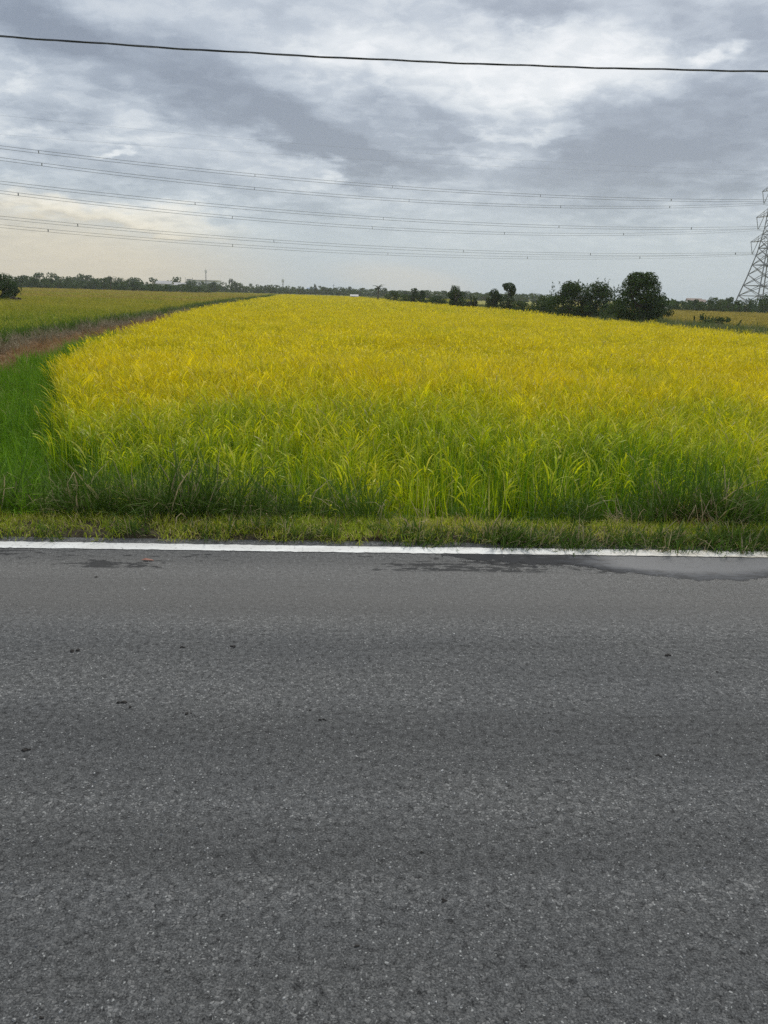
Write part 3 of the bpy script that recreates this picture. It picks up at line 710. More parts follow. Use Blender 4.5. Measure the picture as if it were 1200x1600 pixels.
def bushy(seed, h, hw, nl, nleaf, size, z0=0.0, ntwig=0, trunk_r=None, shoots=0):
    rng = np.random.RandomState(seed); c = MB(); tk = MB()
    lb = lobes_round(rng, nl, hw, h, z0)
    leaves(c, rng, lb, nleaf, size)
    for s in range(shoots):       # loose sprays standing clear of the crown outline
        a = rng.uniform(0, 6.283); r = hw * rng.uniform(.1, .95); x0, y0 = math.cos(a) * r, math.sin(a) * r
        zt = h * rng.uniform(.86, 1.13) * (1 - .30 * (r / hw) ** 2)
        lx, ly = rng.normal(0, .09, 2) * h
        for q in range(16):
            f = q / 15; p = np.array([x0 + lx * f, y0 + ly * f, zt * (.62 + .38 * f)])
            leaves(c, rng, [(p, np.array([.10, .10, .12]) * (1.15 - f * .8) * h * .45, .6)], 3, size * .8)
    limbs(tk, rng, h, hw, 5 + ntwig, trunk_r or 0.035 * h)
    return tk, c

tk, c = bushy(11, 3.95, 2.0, 60, 11000, 0.125, 0.2, 3, 0.13)
make_tree('round_tree', 20.3, 54.4, 'large dense round dark green tree, biggest one beside the main paddy', 'tree', tk, c, M_LEAF)
tk, c = bushy(12, 3.40, 1.95, 36, 6500, 0.115, 0.1, 2, 0.09, 16)
make_tree('feathery_tree', 17.95, 63.5, 'dark feathery tree, left half of the ragged pair left of the big round tree', 'tree', tk, c, M_LEAF)
tk, c = bushy(13, 3.45, 2.5, 44, 9000, 0.115, 0.1, 3, 0.10, 28)
make_tree('feathery_tree', 20.5, 64.8, 'dark feathery tree with pale trunk next to the big round tree', 'tree', tk, c, M_LEAF)
tk, c = bushy(14, 2.55, 1.0, 20, 2200, 0.12, 0.0)
make_tree('bushy_tree', 27.2, 69.0, 'small dark bushy tree just right of the big round tree', 'tree', tk, c, M_LEAF)
tk, c = bushy(27, 2.2, 1.3, 20, 2200, 0.12, 0.0)
make_tree('bushy_tree', 29.6, 74.0, 'low rounded dark bush by the tin roof right of the big round tree', 'tree', tk, c, M_LEAF)
tk, c = bushy(15, 2.30, 1.45, 24, 2600, 0.11, 0.0)
make_tree('shrub', 19.3, 77.6, 'lighter green spreading shrub left of the feathery pair', 'shrub', tk, c, M_LEAF2)
tk, c = bushy(28, 1.7, 1.6, 20, 2400, 0.10, 0.0)
make_tree('shrub', 18.0, 82.0, 'low yellowish green shrub right of the tree with a ball top', 'shrub', tk, c, M_LEAF2)
# ball of leaves on a bare bent stem, rising out of a dark mass
rng = np.random.RandomState(16); c = MB(); tk = MB()
leaves(c, rng, [(np.array([.02, 0, 3.15]), np.array([.66, .62, .50]), .3), (np.array([-.38, .1, 3.3]), np.array([.38, .35, .28]), .5), (np.array([.45, 0, 2.8]), np.array([.34, .4, .5]), .4), (np.array([.3, 0, 2.45]), np.array([.25, .3, .3]), .4)], 1800, 0.12)
leaves(c, rng, [(np.array([-.15, 0, 1.5]), np.array([.85, .75, .95]), .2), (np.array([.5, 0, 1.0]), np.array([1.1, .8, .85]), .3)], 2200, 0.12)
tk.tube([(0, 0, -.1), (.08, 0, 1.0), (-.05, 0, 1.9), (-.02, 0, 2.5), (.1, 0, 3.1)], [.10, .09, .08, .07, .04], 7)
tk.tube([(-.03, 0, 2.2), (.32, .05, 2.6), (.42, .05, 2.9)], [.05, .04, .02], 5)
make_tree('ball_topped_tree', 17.5, 86.3, 'dark tree with a ball of leaves on a bare neck above its lower crown', 'tree', tk, c, M_LEAF)
tk, c = bushy(17, 2.90, 1.05, 24, 3200, 0.12, 0.0)
make_tree('bushy_tree', 16.4, 88.4, 'compact dark tree touching the left side of the ball topped tree', 'tree', tk, c, M_LEAF)
# plantain clump with broad ragged blades
rng = np.random.RandomState(18); c = MB(); tk = MB()
for k in range(64):
    a0 = rng.uniform(0, 6.283); r = rng.uniform(0, .7)
    blade(c, rng, (math.cos(a0) * r, math.sin(a0) * r, rng.uniform(.5, 1.5)), rng.uniform(0, 6.283), rng.uniform(.8, 1.35), rng.uniform(.1, .8), rng.uniform(.5, 1.7), rng.uniform(.10, .2), 4, rng.uniform(), rng.uniform())
leaves(c, rng, lobes_round(rng, 10, 1.0, 1.5), 500, .18)
for k in range(5):
    a0 = k * 1.3; tk.rod((math.cos(a0) * .35, math.sin(a0) * .35, -.1), (math.cos(a0) * .5, math.sin(a0) * .5, 1.5), .08, .05, 7)
make_tree('plantain_clump', 14.9, 94.8, 'spiky clump of broad ragged leaves between two dark trees', 'tree', tk, c, M_FROND)
tk, c = bushy(19, 3.15, 1.35, 26, 3600, 0.13, 0.0, 2, None, 4)
make_tree('bushy_tree', 13.1, 97.1, 'upright dark tree just left of the spiky leaf clump', 'tree', tk, c, M_LEAF)
tk, c = bushy(20, 3.05, 0.95, 18, 1800, 0.15, 0.0)
make_tree('bushy_tree', 10.3, 124.0, 'dark tree standing apart, left of the line of dark trees', 'tree', tk, c, M_LEAF)
tk, c = bushy(21, 2.8, 1.0, 16, 1600, 0.15, 0.0)
make_tree('bushy_tree', 11.6, 125.5, 'slightly taller dark tree leaning on the tree that stands apart', 'tree', tk, c, M_LEAF)
tk, c = bushy(22, 2.5, 1.9, 24, 2400, 0.15, 0.0)
make_tree('shrub', 8.0, 139.7, 'pale green wide shrub beside the lone palm', 'shrub', tk, c, M_LEAF2)
tk, c = bushy(23, 1.9, 1.6, 18, 1700, 0.15, 0.0)
make_tree('shrub', 10.2, 136.0, 'low pale green shrub between the lone palm and the tree that stands apart', 'shrub', tk, c, M_LEAF2)

def palm(seed, h, nf, fl, x, y, label, fw=.16):
    rng = np.random.RandomState(seed); c = MB(); tk = MB()
    tk.tube([(0, 0, -.1), (.06 * h * .3, 0, h * .5), (.04 * h, 0, h)], [.16, .12, .09], 8)
    for k in range(nf):
        a = 6.283 * k / nf + rng.uniform(-.2, .2); el_ = rng.uniform(-.2, 1.25); pts = []; p = np.array([.04 * h, 0, h]); 
        for q in range(7):
            pts.append(p.copy()); e = el_ - q * .27; p = p + np.array([math.cos(a) * math.cos(e), math.sin(a) * math.cos(e), math.sin(e)]) * fl / 6
        for q in range(6):       # leaflets hang on both sides of the rib
            d = pts[q + 1] - pts[q]; sd = np.cross(d, [0, 0, 1.0]); sd /= np.linalg.norm(sd) + 1e-6
            w_ = fw * fl * (1 - .12 * q)
            for sgn in (-1, 1):
                for f in (0.0, .5):
                    b0 = pts[q] + d * f
                    c.add([b0, b0 + d * .3, b0 + d * .55 + sd * sgn * w_ + np.array([0, 0, -w_ * .7]), b0 + d * .35 + sd * sgn * w_ * .9 + np.array([0, 0, -w_ * .75])], [(0, 1, 2, 3)], (.5, float(rng.uniform()), float(rng.uniform())))
    e = empty('palm_tree', (x, y, -.6)); tag(e, label, 'palm')
    tk.build('trunk', M_BARK, e, True); c.build('frond', M_FROND, e); return e
palm(31, 2.9, 13, 1.5, 5.6, 149.9, 'lone small palm at the start of the hedge right of the paddy end')
palm(32, 3.7, 11, 1.9, -67.2, 230, 'ragged palm rising above the left treeline')
palm(33, 3.3, 10, 1.6, -69.2, 231, 'shorter palm leaning left of the ragged palm in the left treeline')
palm(34, 3.4, 10, 1.6, -64.0, 236, 'small palm right of the ragged palm in the left treeline')
tk, c = bushy(24, 2.8, 1.9, 34, 4200, 0.13, 0.0, 2, None, 3)
make_tree('bushy_tree', -29.6, 69.1, 'dark bush at the left edge of the picture, nearest to the olive paddy', 'bush', tk, c, M_LEAF)
tk, c = bushy(25, 2.1, 1.2, 18, 2000, 0.12, 0.0)
make_tree('bushy_tree', -30.0, 73.0, 'lower dark bush tucked against the right of the edge bush', 'bush', tk, c, M_LEAF)
tk, c = bushy(26, 1.0, .9, 10, 450, 0.14, 0.0)
make_tree('shrub', -27.0, 66.5, 'low brownish twiggy shrub at the foot of the edge bush', 'shrub', tk, c, plain('twiggy leaves', (0.09, 0.06, 0.05), .8, .3, 3))
for i, (x, y, h, hw, lab) in enumerate([(30.5, 47, .95, .55, 'small leafy weed shrub in front of the right hand yellow paddy, nearer one'), (33.5, 52, 1.0, .6, 'spiky weed shrub at the right before the yellow paddy'),
                                        (24.2, 50, 1.3, 1.0, 'green shrub sprawling at the foot of the big round tree'), (25.8, 56, 1.35, .9, 'shrub with yellowish leaves between big round tree and yellow paddy')]):
    tk, c = bushy(40 + i, h, hw, 10, 420, .14, 0.0, 0, .02, 3)
    make_tree('shrub', x, y, lab, 'shrub', tk, c, M_LEAF2 if i > 1 else M_LEAF)

for i, (x, y, h, hw, lab) in enumerate([(19.2, 63.0, 1.5, 1.2, 'dark low bush filling the gap under the ragged feathery pair'), (20.2, 60.0, 1.5, 1.3, 'dark low bush between the feathery pair and the big round tree'),
                                        (18.6, 71.0, 1.7, 1.3, 'low mid green bush just left of the feathery pair'), (18.3, 74.5, 1.5, 1.4, 'grey green low bush beside the spreading shrub'),
                                        (14.0, 96.0, 1.5, 1.5, 'low bush under the spiky leaf clump'), (12.0, 108.0, 1.5, 1.6, 'low bush left of the upright dark tree'), (11.6, 115.0, 1.4, 1.7, 'low pale bush midway to the tree that stands apart'),
                                        (9.3, 131.0, 1.5, 1.8, 'low bush right of the wide pale shrub by the palm'), (16.9, 91.5, 1.5, 1.3, 'low dark bush behind the compact dark tree'), (24.6, 63.0, 1.9, 1.2, 'dark leafy bush leaning out from behind the big round tree')]):
    tk, c = bushy(60 + i, h * 1.3, hw * 1.15, 18, 2200, .12, 0.0, 0, .02, 2)
    make_tree('shrub', x, y, lab, 'shrub', tk, c, M_LEAF2 if i % 3 == 1 else M_LEAF)
# far treelines: five kinds, every tree its own object
FAR = [(-101.99, 216.0, 2.92, 1.16, 0),(-101.3, 216.53, 2.77, 1.8, 0),(-101.49, 221.65, 2.91, 1.29, 0),(-94.33, 208.36, 3.13, 1.16, 0),(-102.24, 231.44, 2.61, 1.27, 0),(-98.61, 226.4, 3.51, 1.7, 0),(-96.33, 226.58, 2.78, 1.64, 0),(-89.07, 213.38, 2.95, 1.38, 0),(-93.18, 225.69, 2.19, 1.31, 0),(-91.4, 227.35, 3.29, 1.81, 0),(-89.69, 229.02, 3.51, 1.43, 0),(-84.97, 219.83, 3.16, 1.69, 0),(-83.86, 219.33, 2.7, 1.45, 0),(-83.19, 221.92, 3.08, 1.85, 0),(-85.65, 231.83, 3.5, 1.31, 0),(-85.66, 236.08, 3.17, 1.37, 0),(-75.93, 214.09, 3.07, 1.16, 0),(-80.38, 233.07, 3.4, 1.27, 0),(-72.61, 214.54, 3.04, 1.53, 0),(-80.46, 245.57, 2.96, 1.78, 0),(-78.05, 246.76, 3.0, 1.82, 0),(-76.22, 246.5, 3.28, 1.67, 0),(-68.9, 230.46, 3.28, 1.16, 0),(-72.53, 248.29, 3.01, 1.42, 0),(-69.9, 242.56, 3.0, 1.41, 0),(-61.99, 219.82, 3.06, 1.77, 0),(-60.13, 218.82, 3.07, 1.12, 0),(-59.11, 222.52, 2.92, 1.03, 0),(-57.26, 222.01, 2.95, 1.41, 0),(-57.6, 232.29, 1.53, 1.86, 0),(-52.88, 220.03, 2.75, 1.31, 0),(-58.47, 249.36, 2.34, 1.85, 0),(-51.61, 227.71, 2.39, 1.18, 0),(-55.1, 249.43, 2.63, 1.23, 0),(-54.97, 253.78, 2.18, 1.49, 0),(-49.93, 242.81, 2.83, 1.75, 0),(-44.67, 228.05, 2.71, 1.71, 0),(-46.78, 253.07, 2.51, 1.42, 0),(-43.89, 249.69, 2.29, 1.56, 0),(-155.54, 329.42, 5.57, 2.72, 5),(-157.63, 344.17, 4.44, 4.19, 5),(-135.41, 303.38, 4.45, 3.57, 5),(-134.15, 304.81, 3.45, 2.31, 5),(-141.26, 329.45, 4.74, 3.57, 5),(-144.02, 347.45, 4.62, 2.31, 5),(-124.9, 311.7, 4.49, 3.45, 5),(-135.22, 348.63, 4.39, 2.66, 5),(-121.99, 324.35, 5.6, 3.71, 5),(-113.14, 311.4, 5.68, 2.07, 5),(-117.78, 334.3, 4.95, 3.74, 5),(-118.94, 348.65, 4.78, 3.24, 5),(-118.45, 352.52, 4.73, 3.86, 5),(-115.79, 350.75, 5.95, 2.84, 5),(-108.82, 337.21, 5.32, 3.93, 5),(-113.01, 356.8, 4.49, 3.27, 5),(-109.53, 356.44, 4.54, 3.77, 5),(-99.64, 330.42, 4.65, 3.59, 5),(-103.76, 355.07, 5.49, 2.57, 5),(-95.11, 341.72, 4.8, 2.78, 5),(-97.05, 362.44, 4.67, 3.66, 5),(-90.01, 342.7, 5.17, 3.47, 5),(-81.76, 323.61, 3.73, 2.45, 5),(-88.16, 368.9, 5.43, 3.54, 5),(-79.8, 351.53, 3.35, 2.77, 5),(-71.81, 337.73, 5.71, 3.65, 5),(-70.56, 353.68, 3.83, 3.02, 5),(-68.8, 356.53, 4.05, 2.45, 5),(-61.99, 331.45, 4.63, 3.46, 5),(-63.59, 353.12, 3.45, 2.83, 5),(-55.65, 330.01, 4.25, 2.73, 5),(-60.07, 354.34, 3.46, 1.31, 1),(-54.54, 327.3, 3.06, 1.95, 1),(-65.42, 410.62, 3.73, 1.31, 1),(-56.77, 370.24, 4.77, 1.72, 1),(-49.0, 336.97, 3.7, 1.65, 1),(-54.64, 393.29, 5.48, 1.88, 1),(-47.81, 363.42, 4.33, 1.71, 1),(-48.34, 390.34, 2.92, 1.44, 1),(-49.92, 416.7, 4.53, 2.4, 1),(-41.76, 363.67, 3.23, 1.99, 1),(-38.06, 344.45, 3.8, 1.55, 1),(-39.81, 383.27, 3.81, 1.49, 1),(-32.06, 334.56, 3.78, 2.01, 1),(-36.01, 411.22, 4.07, 1.94, 1),(-28.97, 348.79, 3.25, 2.04, 1),(-32.12, 421.01, 3.42, 1.68, 2),(-26.76, 372.1, 3.72, 2.32, 2),(-26.14, 402.92, 2.65, 2.74, 2),(-22.15, 367.07, 3.69, 1.32, 2),(-20.48, 369.17, 3.53, 1.36, 2),(-19.36, 415.71, 3.92, 2.5, 2),(-17.29, 435.87, 2.92, 2.84, 2),(-13.52, 417.68, 4.37, 2.25, 2),(-9.82, 372.21, 3.84, 2.38, 2),(-8.81, 429.89, 3.65, 1.87, 2),(-6.29, 414.52, 3.75, 2.68, 2),(-3.7, 362.23, 3.96, 2.36, 2),(-3.1, 436.8, 3.7, 1.75, 2),(-1.2, 378.56, 3.37, 2.04, 2),(1.12, 417.48, 4.6, 1.72, 2),(4.61, 433.67, 3.4, 2.91, 2),(6.8, 427.75, 4.06, 2.72, 2),(9.71, 432.83, 3.54, 1.96, 2),(12.65, 431.59, 3.58, 2.4, 2),(13.94, 428.41, 4.13, 2.47, 2),(16.13, 431.35, 4.13, 2.43, 2),(18.3, 431.07, 3.38, 2.82, 2),(16.62, 369.5, 4.13, 2.57, 3),(16.25, 307.72, 2.79, 2.29, 3),(21.38, 353.92, 3.34, 2.46, 3),(24.96, 377.33, 3.35, 3.13, 3),(23.4, 310.8, 3.08, 2.67, 3),(32.72, 382.99, 3.52, 2.7, 3),(28.25, 300.5, 3.24, 2.27, 3),(32.8, 334.38, 3.6, 2.75, 3),(40.85, 379.4, 3.53, 2.15, 3),(38.81, 339.02, 3.53, 2.92, 3),(47.57, 383.33, 3.72, 2.17, 3),(45.4, 340.73, 3.33, 1.75, 3),(52.84, 385.09, 4.38, 3.25, 3),(51.41, 359.09, 3.54, 2.9, 3),(53.52, 358.03, 4.01, 1.97, 3),(51.07, 324.72, 3.12, 2.73, 3),(60.15, 370.98, 3.54, 1.77, 3),(54.93, 316.43, 3.31, 2.69, 3),(69.89, 382.73, 3.47, 2.53, 3),(73.48, 392.21, 3.98, 2.02, 3),(72.86, 377.35, 3.2, 1.86, 3),(73.33, 358.64, 3.73, 3.03, 3),(78.67, 376.55, 3.04, 1.97, 3),(67.86, 310.79, 2.71, 1.66, 3),(72.2, 324.51, 3.28, 1.91, 3),(90.9, 388.52, 3.96, 2.03, 3),(92.15, 384.73, 3.86, 3.35, 3),(94.21, 378.82, 3.37, 2.88, 3),(95.93, 372.15, 3.5, 1.84, 3),(90.26, 342.94, 3.05, 2.37, 3),(97.55, 361.44, 3.02, 2.98, 3),(55.28, 142.83, 3.0, 0.69, 4),(55.73, 141.06, 2.89, 0.94, 4),(73.25, 182.51, 3.27, 0.84, 4),(75.08, 184.18, 2.29, 0.87, 4),(69.99, 170.04, 2.31, 1.39, 4),(55.07, 131.41, 1.89, 0.68, 4),(63.97, 149.42, 2.29, 0.89, 4),(66.47, 152.97, 1.94, 0.68, 4),(66.3, 151.21, 1.94, 0.65, 4),(70.46, 158.54, 2.67, 1.27, 4),(62.12, 137.49, 2.05, 0.93, 4),(73.54, 159.85, 2.64, 1.16, 4),(62.41, 134.52, 3.01, 0.54, 4),(66.73, 142.26, 2.53, 0.84, 4),(68.98, 145.18, 2.96, 1.03, 4),(85.91, 177.86, 3.32, 1.49, 4),(75.8, 155.11, 3.19, 0.87, 4),(67.78, 135.85, 2.56, 0.84, 4),(89.63, 177.97, 2.67, 0.81, 4),(80.21, 156.45, 3.28, 0.65, 4),(91.02, 174.15, 3.14, 1.35, 4),(80.96, 152.47, 3.29, 0.8, 4),(71.98, 134.5, 3.63, 0.84, 4),(86.35, 159.59, 3.23, 1.38, 4),(67.69, 122.73, 3.13, 0.81, 4),(93.4, 166.25, 3.08, 0.72, 4),(96.3, 169.3, 3.14, 0.91, 4),(98.87, 170.76, 3.29, 1.38, 4),(100.86, 172.61, 2.83, 0.7, 4),(79.84, 135.75, 3.49, 0.9, 4),(92.09, 154.73, 3.0, 1.12, 4),(89.29, 148.12, 3.09, 1.12, 4),(75.89, 125.01, 3.26, 0.99, 4)]
FG = ['nearer trees of the far left treeline', 'trees between the white factory and the mast', 'trees of the far middle treeline', 'trees of the far treeline behind the hedge', 'trees below the pylon', 'hazy back row of the far left treeline']
FL = ['small dark tree in the front row of the far treeline left of the white factory', 'small hazy tree in the far row between the white factory and the lone mast',
      'tiny hazy tree in the far row between the lone mast and the lone palm', 'hazy distant tree seen through gaps of the hedge right of the paddy', 'dark low tree in the row below the steel pylon',
      'paler broad tree in the hazy back row of the left treeline']
PROTO = []
for i in range(6):
    rng = np.random.RandomState(900 + i); c = MB(); tk = MB()
    leaves(c, rng, lobes_round(rng, 16, 1.0, 1.0, 0.0), 520, 0.125)
    limbs(tk, rng, .8, .8, 3, .05)
    PROTO.append((c.mesh('crown', M_LEAF if i % 2 else M_LEAF2), tk.mesh('trunk', M_BARK)))
for i, (x, y, h, hw, g) in enumerate(FAR):
    cm, tm = PROTO[i % 6]
    e = empty('far_tree', (x, y, -0.6), random.uniform(0, 6.28)); s_ = random.uniform(1.2, 1.9); e.scale = (hw * s_, hw * s_, h)
    tag(e, FL[g], 'tree', FG[g])
    for nm, me in (('trunk', tm), ('crown', cm)):
        o = bpy.data.objects.new(nm, me); COL.objects.link(o); o.parent = e
for i, (x, y, h, hw, lab) in enumerate([(-55.8, 385, 6.4, 1.5, 'tall narrow tree, left one of two poplars left of the lone mast'), (-54.2, 388, 6.2, 1.9, 'tall rounded tree, right one of two poplars left of the lone mast'), (-16.0, 395, 5.4, 1.3, 'single taller tree sticking out of the middle treeline')]):
    rng = np.random.RandomState(950 + i); c = MB(); tk = MB()
    leaves(c, rng, lobes_round(rng, 12, hw, h, .5), 420, .45); limbs(tk, rng, h, hw, 3, .15)
    make_tree('tall_tree', x, y, lab, 'tree', tk, c, M_LEAF)
# unbroken scrub closing the gaps under the far trees
mbs = MB(); rng = np.random.RandomState(77)
def scrub(x0, y0, x1, y1, h, n):
    for k in range(n):
        f = rng.uniform(); x = x0 + (x1 - x0) * f + rng.normal(0, 1.5); y = y0 + (y1 - y0) * f + rng.normal(0, 3)
        s = rng.uniform(.5, 1.1); d = rng.normal(0, 1, 3); d /= np.linalg.norm(d); u = np.cross(d, rng.normal(0, 1, 3)); u /= np.linalg.norm(u); v = np.cross(d, u)
        p = np.array([x, y, -.6 + h * rng.uniform(0, 1) ** 1.3]); q = float(rng.uniform())
        mbs.add([p - u * s, p + v * s * .6, p + u * s, p - v * s * .6], [(0, 1, 2, 3)], (.5, q, q * q))
scrub(-150, 262, -60, 290, 2.2, 2600); scrub(-110, 330, -34, 420, 2.6, 1500); scrub(-46, 440, 4, 440, 2.6, 1100); scrub(0, 400, 90, 330, 2.8, 1800); scrub(52, 165, 170, 170, 1.9, 1800)
tag(mbs.build('scrub', M_LEAF), 'dark scrub filling the foot of the distant treelines', None, None, 'stuff')

# ------------------------------------------------------------------ steel pylon
M_STEEL = plain('galvanised steel', (0.16, 0.165, 0.17), 0.55, 0.2, 2.0, 0.3)
M_INS = plain('grey glass insulators', (0.12, 0.13, 0.13), 0.3, 0.2, 2.0)
M_WIRE = plain('aluminium conductor', (0.16, 0.165, 0.17), 0.5, 0.1, 1.0, 0.3)
rodm = MB(); rodm.rod((0, 0, 0), (0, 0, 1), 1.0, None, 5); ROD = rodm.mesh('member', M_STEEL)
def member(name, a, b, r, parent):
    a, b = Vector(a), Vector(b); o = bpy.data.objects.new(name, ROD); COL.objects.link(o); o.parent = parent
    d = b - a; o.location = a; o.rotation_mode = 'QUATERNION'; o.rotation_quaternion = d.to_track_quat('Z', 'Y'); o.scale = (r, r, d.length); return o
PX, PY = 158.8, 300.6
ARM_ANG = rad(-79)
pyl = empty('steel_pylon', (PX, PY, -0.6), ARM_ANG); tag(pyl, 'tall grey lattice steel pylon with three pairs of arms at the right edge', 'pylon')
HWZ = ([0, 5, 11.5, 21, 29.5, 38.5, 45.5, 50], [6.6, 5.6, 4.2, 2.5, 1.65, 1.35, 1.1, 0.35])
hwz = lambda z: float(np.interp(z, *HWZ))
LV = [0, 5, 8.8, 12.8, 16.4, 19.8, 22.5, 25.2, 27.5, 29.7, 31.9, 34.1, 36.4, 38.7, 41, 43.3, 45.5, 50]
cor = lambda i, z: ((1, 1, -1, -1)[i] * hwz(z), (1, -1, -1, 1)[i] * hwz(z), z)
for i in range(4):
    b = MB(); zz = [0, 5, 11.5, 21, 29.5, 38.5, 45.5, 50]; b.tube([cor(i, z) for z in zz], [.26, .25, .23, .20, .17, .15, .13, .10], 5); b.build('leg', M_STEEL, pyl)
for q in range(len(LV) - 2):
    z0, z1 = LV[q], LV[q + 1]; r = .135 if z0 < 24 else .10
    for i in range(4):
        j = (i + 1) % 4
        member('brace', cor(i, z0), cor(j, z1), r, pyl); member('brace', cor(j, z0), cor(i, z1), r, pyl)
        if q in (1, 2, 4, 6, 8, 11, 14): member('strut', cor(i, z0), cor(j, z0), r, pyl)
    if q == 0:
        for i in range(4):      # fine redundant bracing between the feet
            j = (i + 1) % 4; A, B = Vector(cor(i, 5)), Vector(cor(j, 5)); mid_ = (A + B) / 2; F0, F1 = Vector(cor(i, 0)), Vector(cor(j, 0))
            member('strut', A, B, .10, pyl)
            for f in (.33, .66):
                member('brace', F0.lerp(A, f), F0.lerp(mid_, f), .06, pyl); member('brace', F1.lerp(B, f), F1.lerp(mid_, f), .06, pyl)
ARMS = [(25.2, 10.6), (34.1, 9.4), (43.3, 8.3)]
TIPS = []
for (z, L) in ARMS:
    for s in (-1, 1):
        b = MB(); hb = hwz(z); ht = hwz(z + 2.7); tip = (s * L, 0, z)
        for yy in (-1, 1):
            b.rod((s * hb, yy * hb, z), tip, .12, .09, 5); b.rod((s * ht, yy * ht, z + 2.7), tip, .09, .07, 5)
            for f0, f1 in ((0, .3), (.3, .3), (.3, .6), (.6, .6)):
                lo = Vector((s * hb, yy * hb, z)).lerp(Vector(tip), f1); up_ = Vector((s * ht, yy * ht, z + 2.7)).lerp(Vector(tip), f0)
                b.rod(lo, up_, .05, None, 4, cap=False)
        for f in (.25, .5, .75):
            b.rod(Vector((s * hb, -hb, z)).lerp(Vector(tip), f), Vector((s * hb, hb, z)).lerp(Vector(tip), f), .05, None, 4, cap=False)
        b.build('cross_arm', M_STEEL, pyl)
        bot = Vector((s * (L - 2.1), 0, z - 4.5))
        for end in (Vector((s * (L - .4), 0, z)), Vector((s * (L - 4.4), 0, z))):
            ib = MB(); d = bot - end; n = 14
            ib.rod(end, bot, .05, None, 4)
            for k in range(1, n): ib.rod(end + d * (k / n), end + d * ((k + .5) / n), .17, .12, 6)
            ib.build('insulator_string', M_INS, pyl)
        ca, sa = math.cos(ARM_ANG), math.sin(ARM_ANG)
        TIPS.append((z, s, Vector((PX + ca * bot.x, PY + sa * bot.x, bot.z - .6))))
b = MB(); b.rod((-4.5, 0, 48.7), (4.5, 0, 48.7), .09, None, 5); b.rod((-4.5, 0, 48.7), (0, 0, 50), .06, None, 4); b.rod((4.5, 0, 48.7), (0, 0, 50), .06, None, 4); b.build('earth_wire_arm', M_STEEL, pyl)

# ------------------------------------------------------------------ conductors: six bundles and two earth wires
def span(p_l, p_m, p_r):
    """sagging curve through three points, continued past the left one"""
    p_l, p_m, p_r = map(Vector, (p_l, p_m, p_r)); L = (p_r - p_l); hl = Vector((L.x, L.y)).length
    sm = Vector((p_m.x - p_l.x, p_m.y - p_l.y)).length; cf = np.polyfit([0, sm, hl], [p_l.z, p_m.z, p_r.z], 2)
    ux = Vector((L.x, L.y)) / hl
    def f(s): return Vector((p_l.x + ux.x * s, p_l.y + ux.y * s, float(np.polyval(cf, s))))
    return f, hl, Vector((-ux.y, ux.x, 0))
def away(p, d, sag):  # next span, past the pylon
    return [p + d * s + Vector((0, 0, sag * ((s / 300 - .5) ** 2 * 4 - 1))) for s in (40, 90, 150)]
LINES = [('upper', 'nearer', 43.3, 1, (-93.34, 228.24, 35.9), (10.67, 257.21, 33.1)), ('upper', 'farther', 43.3, -1, (-93.61, 228.16, 33.0), (10.76, 257.23, 30.0)),
         ('middle', 'nearer', 34.1, 1, (-94.17, 228.0, 27.1), (10.94, 257.29, 23.7)), ('middle', 'farther', 34.1, -1, (-94.4, 227.94, 24.7), (11.01, 257.3, 21.3)),
         ('lower', 'nearer', 25.2, 1, (-95.01, 227.77, 18.2), (11.19, 257.36, 15.1)), ('lower', 'farther', 25.2, -1, (-95.26, 227.7, 16.0), (11.25, 257.37, 13.6))]
for lvl, side, z, s, pl, pm in LINES:
    tip = [q[2] for q in TIPS if q[0] == z and q[1] == s][0]
    f, hl, nrm = span(pl, pm, tip)
    e = empty('power_line', f(0)); e_inv = f(0)
    tag(e, '%s bundle of the %s pair of power cables crossing the sky' % ('higher' if side == 'nearer' else 'lower', lvl), 'power line', 'bundled power cables')
    ss = np.concatenate([np.linspace(-130, 0, 12)[:-1], np.linspace(0, hl, 34)])
    ux = (f(hl) - f(0)); ux.z = 0; ux.normalize()
    for oy in (-.24, .24):
        for oz in (-.26, .26):
            b = MB(); pts = [f(q) + nrm * oy + Vector((0, 0, oz * 1.4 * (1 if abs(q - hl) > 1 else .6))) for q in ss]
            pts += [p + nrm * oy + Vector((0, 0, oz)) for p in away(tip, ux, 9)]
            b.tube([p - e_inv for p in pts], .026, 4); b.build('conductor', M_WIRE, e)
    rng = random.Random(int(z * 10) + s)
    q = -100 + rng.uniform(0, 20)
    while q < hl - 8:
        b = MB(); c0 = f(q) - e_inv
        b.box(c0.x - .05, c0.x + .05, c0.y - .26, c0.y + .26, c0.z - .34, c0.z + .34); o = b.build('spacer', M_WIRE, e); q += rng.uniform(42, 62)
for nm, pl, pm, pr, s in (('topmost faint', (-92.6, 228.4, 43.7), (10.4, 257.1, 43.3), None, 1), ('lower faint', (-93.0, 228.3, 39.0), (10.4, 257.1, 41.0), None, -1)):
    ca, sa = math.cos(ARM_ANG), math.sin(ARM_ANG); tip = Vector((PX + ca * 4.5 * s, PY + sa * 4.5 * s, 48.1))
    f, hl, nrm = span(pl, pm, tip); b = MB()
    b.tube([f(q) - f(0) for q in np.linspace(-120, hl, 40)], .014, 4)
    tag(b.build('earth_wire', M_WIRE, None, False, f(0)), nm + ' single wire high above the power cable bundles', 'wire')

